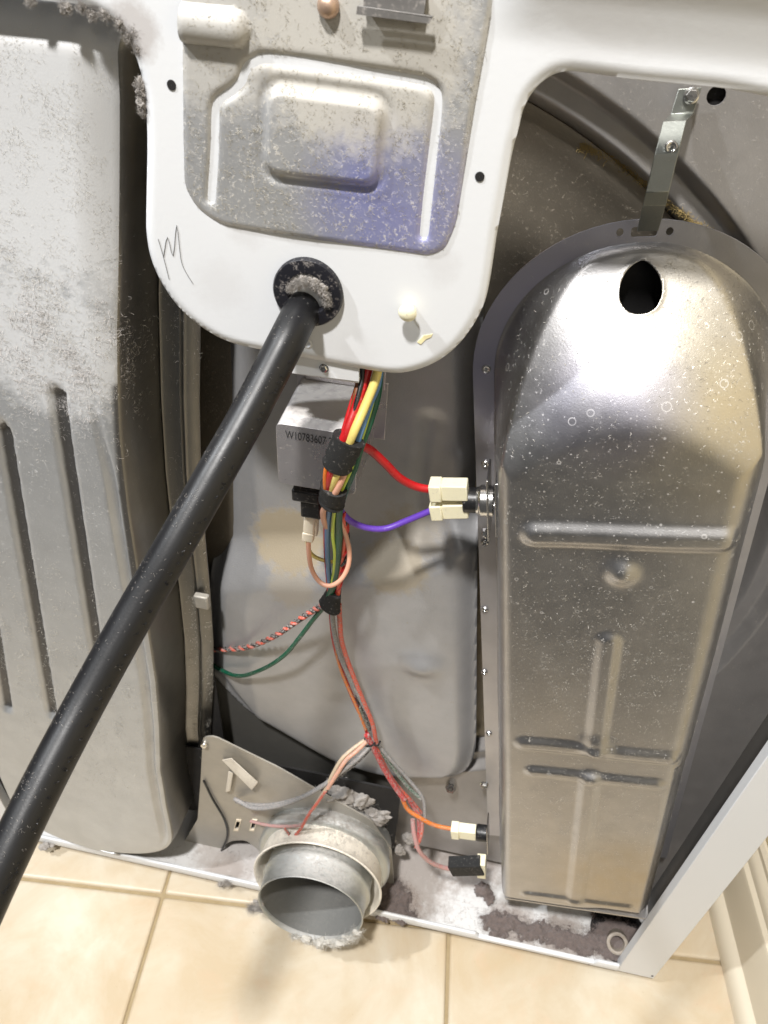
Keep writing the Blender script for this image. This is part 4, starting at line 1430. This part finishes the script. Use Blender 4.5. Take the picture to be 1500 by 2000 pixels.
# raised moulded marks along the sheath, worn past reading
mb = MB()
g_ = np.random.default_rng(5)
Tn = np.gradient(cps, axis=0); Tn /= np.linalg.norm(Tn, axis=1)[:, None]
for s_ in np.linspace(30, 108, 62):
    if g_.random() < 0.22:
        continue
    i = int(s_)
    f_ = s_ - i
    c = cps[i] * (1 - f_) + cps[i + 1] * f_
    tt = Tn[i]
    toc = CAM - c; toc /= np.linalg.norm(toc)
    toc -= tt * (toc @ tt); toc /= np.linalg.norm(toc)
    sd = np.cross(tt, toc)
    if sd[0] < 0: sd = -sd
    a0 = 0.62
    L_ = 0.0013
    for _ in range(int(g_.integers(1, 3))):
        pts = []
        a1 = a0 + g_.uniform(-0.10, 0.10); l1 = g_.uniform(-1, 1) * L_
        for kk in np.linspace(0, 1, 5):
            aa = a1 + 0.16 * math.sin(kk * 3 + g_.uniform(0, 1)) * g_.uniform(0.3, 1)
            pts.append(c + tt * (l1 + (kk - .5) * L_ * g_.uniform(0.2, 1.4)) + 0.00895 * (math.cos(aa) * toc + math.sin(aa) * sd))
        mb.tube(pts, 0.00034, 5, smooth=2)
mb.build('moulded_marks', m_cord, cord_root)


# ------------------------------------------------------------------ lint
def fbm(x, y, seed, base, octaves=5, gain=0.55):
    """Smooth value noise summed over octaves, about 0 to 1."""
    g2 = np.random.default_rng(seed)
    out = np.zeros(np.shape(x)); amp, tot, fr = 1.0, 0.0, base
    for _ in range(octaves):
        L = g2.random((64, 64))
        u = np.asarray(x) * fr + g2.uniform(0, 60); v = np.asarray(y) * fr + g2.uniform(0, 60)
        i = np.floor(u).astype(int); j = np.floor(v).astype(int)
        fu, fv = u - i, v - j
        fu = fu * fu * (3 - 2 * fu); fv = fv * fv * (3 - 2 * fv)
        q = lambda a, b: L[(i + a) % 64, (j + b) % 64]
        out += amp * ((q(0, 0) * (1 - fu) + q(1, 0) * fu) * (1 - fv) + (q(0, 1) * (1 - fu) + q(1, 1) * fu) * fv)
        tot += amp; amp *= gain; fr *= 2.03
    return out / tot


def blob_mesh(mb, c, rad, seed, squash=(1, 1, 1), rough=0.35, sub=3):
    import bmesh
    b = bmesh.new()
    bmesh.ops.create_icosphere(b, subdivisions=sub, radius=1.0)
    g2 = np.random.default_rng(seed)
    sc_ = np.repeat([2.0, 4.5, 9.0, 18.0], 7)
    K = g2.normal(size=(28, 3)) * sc_[:, None]
    ph = g2.uniform(0, 6.28, 28)
    am = np.repeat([1.0, 0.6, 0.4, 0.25], 7) / 7 * rough * 2.2
    P = np.array([v.co[:] for v in b.verts])
    d_ = 1 + (np.sin(P @ K.T + ph) * am).sum(1)
    V = np.asarray(c) + P * d_[:, None] * rad * np.array(squash)
    F = [tuple(v.index for v in f.verts) for f in b.faces]
    b.free()
    mb.add(V, F)
    return V, P


def lint_clump(name, label, spots, mat, seed, fib=500, flen=0.007, parent=None, squash=(1, 1, 0.6)):
    """Matted lint: ragged lumps run together, with stray curled hairs."""
    mb = MB()
    g2 = np.random.default_rng(seed + 50)
    sq = np.asarray(squash, float)
    for k, (c, r_) in enumerate(spots):
        c = np.asarray(c, float)
        small = r_ < 0.0045
        blob_mesh(mb, c, r_ * (0.6 if small else 0.85), seed + 7 * k, squash, 0.6 if small else 0.42, 4)
        n_ = int(fib * (5 if small else 1.2))
        d_ = g2.normal(size=(n_, 3)); d_ /= np.linalg.norm(d_, axis=1)[:, None]
        pos = c + d_ * (g2.uniform(0.35 if small else 0.6, 1.0, n_) * r_)[:, None] * sq
        fibers(mb, pos, d_ * 0.5 + g2.normal(0, 0.8, (n_, 3)), flen, 0.00007 if small else 0.00009, seed + 90 + k, lift=0.0002, segs=5, curl=0.8)
    o = mb.build(name, mat, parent, sharp=80)
    if parent is None:
        tag(o, label, 'lint')
    return o


def lint_patch(label, poly_px, Z, amp, mat, seed, hairs=1500, edge=0.007):
    """A felt of lint lying on the base: a ragged low mat with stray hairs."""
    poly = np.array([atz(x, y, Z)[:2] for x, y in poly_px])
    sd0 = sdf_poly(poly)
    sdf = lambda x, y: sd0(x, y) + (fbm(x, y, seed, 90, 6, 0.72) - 0.5) * 0.034
    res = 0.0007
    lo, hi = poly.min(0) - 0.01, poly.max(0) + 0.01
    X, Y = np.meshgrid(np.arange(lo[0], hi[0], res), np.arange(lo[1], hi[1], res), indexing='ij')
    S = sdf(X, Y)
    H = amp * sstep(0.0, edge, -S) * (0.25 + 1.2 * fbm(X, Y, seed + 1, 110, 6, 0.68) ** 1.4) + 0.0009 * (fbm(X, Y, seed + 2, 900, 3, 0.7) - 0.35) * sstep(-0.001, 0.002, -S)
    ins = S < 0
    q = ins[:-1, :-1] & ins[1:, :-1] & ins[1:, 1:] & ins[:-1, 1:]
    I, J = np.nonzero(q)
    ny = X.shape[1]
    F = np.stack([I * ny + J, (I + 1) * ny + J, (I + 1) * ny + J + 1, I * ny + J + 1], 1)
    used = np.unique(F)
    rm = np.full(X.size, -1); rm[used] = np.arange(len(used))
    V = np.stack([X.ravel(), Y.ravel(), Z + np.clip(H.ravel(), 0.0002, None)], 1)[used]
    mb = MB()
    mb.v = [tuple(p) for p in V.tolist()]
    mb.f = [tuple(f) for f in rm[F].tolist()]
    mb.m = [0] * len(mb.f)
    g2 = np.random.default_rng(seed + 9)
    ii = g2.integers(0, len(V), hairs)
    W_ = V[ii] + g2.normal(0, 0.006, (hairs, 3)) * np.array([1, 1, 0]); W_[:, 2] = Z + 0.0008
    W_ = W_[W_[:, 1] > 0.004]
    fibers(mb, W_, np.tile([0, 0, 1.0], (len(W_), 1)), 0.0035, 0.00016, seed + 11, lift=0.0006, segs=4, curl=1.2)
    fibers(mb, V[ii], np.tile([0, 0, 1.0], (hairs, 1)) + g2.normal(0, 0.6, (hairs, 3)), 0.006, 0.00010, seed + 10, lift=0.0006, segs=5, curl=0.8)
    return tag(mb.build('lint_clump', mat, sharp=80), label, 'lint')


Zf = 0.019


def strew(pts, n, jit, r0, r1, seed, Z):
    """Many small flecks scattered along a run of picture points on the base."""
    g2 = np.random.default_rng(seed)
    P = smooth_open(np.array(pts, float), 8)
    out = []
    for _ in range(n):
        p = P[g2.integers(0, len(P))] + g2.normal(0, 1, 2) * np.array(jit)
        out.append((atz(p[0], p[1], Z), g2.uniform(r0, r1)))
    return out


lint_patch('brown grey drift of lint along the white base below the heater box', [(925, 1782), (985, 1786), (1045, 1800), (1110, 1815), (1160, 1822), (1185, 1850), (1160, 1868), (1090, 1855), (1010, 1836), (935, 1818)], Zf - 0.0008, 0.0055, m_lint_dark, 100, 2600)
lint_patch('dark lint pad around the pale levelling foot in the corner', [(1160, 1790), (1240, 1800), (1262, 1830), (1235, 1872), (1190, 1876), (1158, 1850)], Zf - 0.0006, 0.0050, m_lint_dark, 140, 1200)
lint_patch('dark brown lint heap on the base to the right of the exhaust collar', [(735, 1700), (775, 1712), (800, 1750), (812, 1790), (780, 1806), (735, 1795)], Zf - 0.0008, 0.0075, m_lint_dark, 160, 1800)
lint_clump('lint_clump', 'dark lint stuffed in the arched opening of the exhaust plate', [(at(x, y, .024), r_) for x, y, r_ in ((436, 1688, .011), (455, 1700, .012), (425, 1700, .008))], m_lint_dark, 180, 420, 0.007, squash=(1, .6, 1))
lint_clump('lint_clump', 'grey lint tuft hanging over the base lip below the arched opening', [(at(x, y, -.001), r_) for x, y, r_ in ((432, 1726, .005), (428, 1738, .0035), (445, 1722, .004))], m_lint, 200, 260, 0.006, squash=(.7, .6, 1.2))
lint_clump('lint_clump', 'grey matted lint packed on top behind the exhaust collar', [(at(x, y, .045), r_) for x, y, r_ in ((665, 1548, .013), (700, 1562, .015), (735, 1590, .012), (655, 1575, .010))], m_lint, 220, 500, 0.008, squash=(1, .8, 1))
rim = lambda a, r_=0.0515, h=0.028: PC + PA * h + r_ * (math.cos(a) * np.array([1.0, 0, 0]) + math.sin(a) * np.array([0, math.sin(tau), math.cos(tau)]))
lint_clump('lint_clump', 'ragged grey lint clinging to the lower lip of the exhaust pipe', [(rim(a) + np.array([0, -0.002, -0.002]), r_) for a, r_ in ((-0.35, .005), (-0.6, .007), (-0.85, .008), (-1.1, .0075), (-1.35, .008), (-1.6, .006), (-1.85, .005))], m_lint_pale, 240, 420, 0.006, squash=(1, .5, .7))
lint_clump('lint_clump', 'small grey lint tuft at the outer edge of the pipe mouth', [(rim(a) + np.array([dx, 0.002, dz]), r_) for a, r_, dx, dz in ((3.35, .005, -.003, -.004), (3.5, .0055, -.006, -.009), (3.45, .004, -.011, -.014))], m_lint, 260, 260, 0.007, squash=(1, .5, .8))
lint_clump('lint_clump', 'pinkish lint collar where the cord enters the black grommet', [(gc_ + np.array([0.0098 * math.cos(a) + 0.0005, -0.0045, 0.0098 * math.sin(a) - 0.003]), r_) for a, r_ in ((2.5, .0022), (2.15, .0028), (1.8, .0032), (1.45, .0032), (1.1, .0032), (.75, .0030), (.4, .0026), (.05, .0020))], m_lint, 280, 220, 0.0018, squash=(1, .7, 1))
lint_clump('lint_clump', 'pale pinkish lint on the edge of the tongue below its corner', [(at(x, y, .002), r_) for x, y, r_ in ((275, 165, .0035), (277, 180, .003), (278, 205, .003), (280, 220, .0022), (276, 192, .0022))], m_lint, 300, 160, 0.0016, squash=(.8, .8, 1))
lint_clump('lint_clump', 'pale lint fringe hanging from the top rail above the air duct', [(at(x, y, .001), r_) for x, y, r_ in ((262, 62, .0028), (250, 70, .003), (235, 45, .0024), (205, 28, .0025), (160, 14, .002), (128, 16, .0026), (60, 2, .002), (180, 30, .0018), (270, 95, .0022))], m_lint, 320, 130, 0.0022, squash=(1, .6, 1))
lint_clump('lint_clump', 'grey lint lining the corner between blower housing and exhaust', [(at(x, y, .052), r_) for x, y, r_ in ((760, 1640, .008), (775, 1660, .008), (800, 1640, .008))], m_lint, 340, 220, 0.006, squash=(1, .7, .8))
lint_clump('lint_clump', 'grey lint crumbs on the base behind the duct corner', [(atz(x, y, Zf), r_) for x, y, r_ in ((88, 1652, .006), (100, 1646, .005))], m_lint, 360, 160, 0.004, squash=(1, .8, .5))
lint_clump('lint_clump', 'grey lint under the thermal cut-out at the foot of the heater box', [(atz(x, y, Zf + .004), r_) for x, y, r_ in ((945, 1735, .009), (955, 1752, .007))], m_lint_dark, 380, 220, 0.005, squash=(1, .9, .6))


def coat(name, parent, P, Nn, mat, seed, length=0.0022, width=0.00022, lift=0.0005):
    mb = MB()
    fibers(mb, P, Nn, length, width, seed, lift=lift, segs=3, curl=1.1)
    o = mb.build(name, mat, parent, sharp=80)
    o['kind'] = 'stuff'
    return o


def mesh_points(o, n, seed, keep):
    """Random surface points of an object's base mesh, weighted by keep(points, normals)."""
    me = o.data
    nv = len(me.vertices)
    co = np.empty(nv * 3); me.vertices.foreach_get('co', co); co = co.reshape(-1, 3)
    npoly = len(me.polygons)
    cen = np.empty(npoly * 3); me.polygons.foreach_get('center', cen); cen = cen.reshape(-1, 3)
    nor = np.empty(npoly * 3); me.polygons.foreach_get('normal', nor); nor = nor.reshape(-1, 3)
    ar = np.empty(npoly); me.polygons.foreach_get('area', ar)
    w = ar * keep(cen, nor)
    g2 = np.random.default_rng(seed)
    ii = g2.choice(npoly, n, p=w / w.sum())
    ls = np.empty(npoly, int); me.polygons.foreach_get('loop_start', ls)
    lv = np.empty(len(me.loops), int); me.loops.foreach_get('vertex_index', lv)
    A, B, D_ = co[lv[ls[ii]]], co[lv[ls[ii] + 1]], co[lv[ls[ii] + 2]]
    r1, r2 = g2.random(n), g2.random(n)
    sw = r1 + r2 > 1
    r1[sw], r2[sw] = 1 - r1[sw], 1 - r2[sw]
    P = A + (B - A) * r1[:, None] + (D_ - A) * r2[:, None]
    N_ = nor[ii]
    return P, N_


def gb(P, c, r_):
    return np.exp(-(np.linalg.norm(P - np.asarray(c), axis=1) / r_) ** 2)


def clumpy(P, s=260.0, seed=0):
    g2 = np.random.default_rng(seed)
    K = g2.normal(size=(10, 3)) * s
    return np.clip((np.sin(P @ K.T + g2.uniform(0, 6, 10)).sum(1)) / 3.2 + 0.6, 0.05, 3)


P, N_ = mesh_points(plate_o, 5000, 1, lambda p, n: (0.35 + 1.2 * gb(p, at(520, 420, 0), .05) + .8 * gb(p, at(440, 250, 0), .03) + 1.0 * gb(p, at(700, 60, 0), .05) + 0.8 * gb(p, at(880, 300, 0), .03)) * clumpy(p, 420, 3) * (p[:, 2] < .86))
coat('lint_coating', plate_o, P, N_, m_lint_plate, 21, 0.0013, 0.00015, 0.0003)
P, N_ = mesh_points(duct_o, 15000, 2, lambda p, n: (n[:, 0] < 0.5) * (0.12 + 2.6 * gb(p, at(90, 680, 0), .042) + 1.6 * gb(p, at(60, 300, .02), .06) + .8 * gb(p, at(200, 560, 0), .03) + .25 * (p[:, 2] < .45)) * clumpy(p, 240, 5) * (p[:, 2] > .10) * (p[:, 0] > -.36))
coat('lint_coating', duct_o, P, N_, m_lint_pale, 22, 0.0017, 0.00012, 0.0005)
P, N_ = mesh_points(duct_o, 3800, 8, lambda p, n: (n[:, 0] < 0.5) * (0.15 + 1.0 * gb(p, at(200, 1400, 0), .10) + .8 * gb(p, at(60, 1250, 0), .09)) * clumpy(p, 200, 15) * (p[:, 2] < .5) * (p[:, 2] > .12) * (p[:, 0] > -.37))
coat('lint_flecks', duct_o, P, N_, m_lint_pale, 32, 0.0026, 0.0003, 0.0006)
P, N_ = mesh_points(duct_o, 3500, 7, lambda p, n: (gb(p, at(90, 690, 0), .034)) * clumpy(p, 200, 5) * (p[:, 0] > -.36))
coat('matted_lint', duct_o, P, N_, m_lint_pink, 27, 0.0028, 0.00018, 0.0009)
P, N_ = mesh_points(heat_o, 7000, 3, lambda p, n: (0.25 + 2.2 * gb(p, hpt(0, -.47, 0), .08) + 1.2 * gb(p, hpt(.0, -.3, 0), .07)) * clumpy(p, 300, 6))
coat('lint_flecks', heat_o, P, N_, m_lint_pale, 23, 0.0015, 0.00022)
P, N_ = mesh_points(cord_o, 900, 4, lambda p, n: (0.2 + 1.0 * np.clip(-n[:, 0] * .4 + n[:, 2], 0, 1)) * clumpy(p, 200, 8))
o = coat('cord_lint', cord_root, P, N_, m_lint, 24, 0.0011, 0.00009)
P, N_ = mesh_points(base_o, 5, 5, lambda p, n: 1.0)
pts = np.array([at(x, y, 0.0) for x, y in np.stack([rng.uniform(0, 1, 10), rng.uniform(0, 1, 10)], 1)])
nb = 6000
bxs = rng.uniform(-0.46, 0.22, nb); bys = 0.004 + rng.uniform(0, 1, nb) ** 1.5 * 0.10
Pb = np.stack([bxs, bys, np.full(nb, 0.0183)], 1)
keep = rng.random(nb) < np.clip(clumpy(Pb, 90, 9) * .55, 0, 1)
coat('base_lint', base_o, Pb[keep], np.tile([0, 0, 1.0], (keep.sum(), 1)), m_lint, 25, 0.004, 0.0002, 0.001)
collar_o = bpy.data.objects['pipe_collar']
P, N_ = mesh_points(collar_o, 3200, 12, lambda p, n: np.clip(n[:, 2], 0, 1) * clumpy(p, 150, 3))
coat('collar_lint', collar_o, P, N_, m_lint_pale, 28, 0.004, 0.00018, 0.0012)
P, N_ = mesh_points(ring_o, 3500, 13, lambda p, n: np.clip(n[:, 2], 0, 1) * clumpy(p, 150, 4))
coat('flange_lint', ring_o, P, N_, m_lint, 29, 0.005, 0.0002, 0.0016)
P, N_ = mesh_points(pipe_o, 700, 14, lambda p, n: np.clip(n[:, 2], 0, 1) * clumpy(p, 150, 4))
coat('pipe_lint', pipe_o, P, N_, m_lint, 30, 0.003, 0.00014, 0.0006)
nq = 900
Pq = np.stack([rng.uniform(-0.24, -0.03, nq), np.full(nq, EPY - 0.0004), rng.uniform(0.03, 0.24, nq)], 1)
sd_ = sdf_poly(ep)(Pq[:, 0], Pq[:, 2])
Pq = Pq[sd_ < -0.001]
coat('plate_lint', ep_o, Pq, np.tile([0, -1.0, 0.2], (len(Pq), 1)), m_lint, 31, 0.004, 0.00016, 0.001)
Pw, Nw = [], []
for k, wo in enumerate([c for c in harness.children if c.name.split('.')[0].endswith('_wire')]):
    zs_ = [v.co.z for v in wo.data.vertices]
    if min(zs_) > 0.43:
        continue
    P, N_ = mesh_points(wo, 260, 60 + k, lambda p, n: (0.3 + np.clip(n[:, 2], 0, 1)) * (p[:, 2] < 0.42))
    Pw.append(P); Nw.append(N_)
coat('wire_lint', harness, np.vstack(Pw), np.vstack(Nw), m_lint, 61, 0.0022, 0.00016, 0.0006)
# tan streak of lint on the bulkhead
sk = smooth_open([at(x, y, .098) for x, y in ((1135, 283), (1180, 300), (1230, 330), (1285, 372), (1345, 415), (1402, 450))], 40)
ii = rng.integers(0, len(sk), 1500)
Ps = sk[ii] + rng.normal(0, 1, (1500, 3)) * np.array([0.0009, 0.0, 0.0009])
qd = np.hypot(Ps[:, 0] - DC[0], Ps[:, 2] - DC[1]); Ps[:, 1] = 0.100 - np.interp(qd, [p[0] for p in prf[:-1]], [p[1] for p in prf[:-1]]) - 0.0004; Ps[:, 1] = np.where(qd > DR - 0.0215, bk_surf(Ps[:, 0], Ps[:, 2]) - 0.0004, Ps[:, 1])
coat('lint_streak', drum_o, Ps, np.tile([0, -1.0, 0.1], (len(Ps), 1)), m_lint_tan, 26, 0.0022, 0.00022, 0.0006)
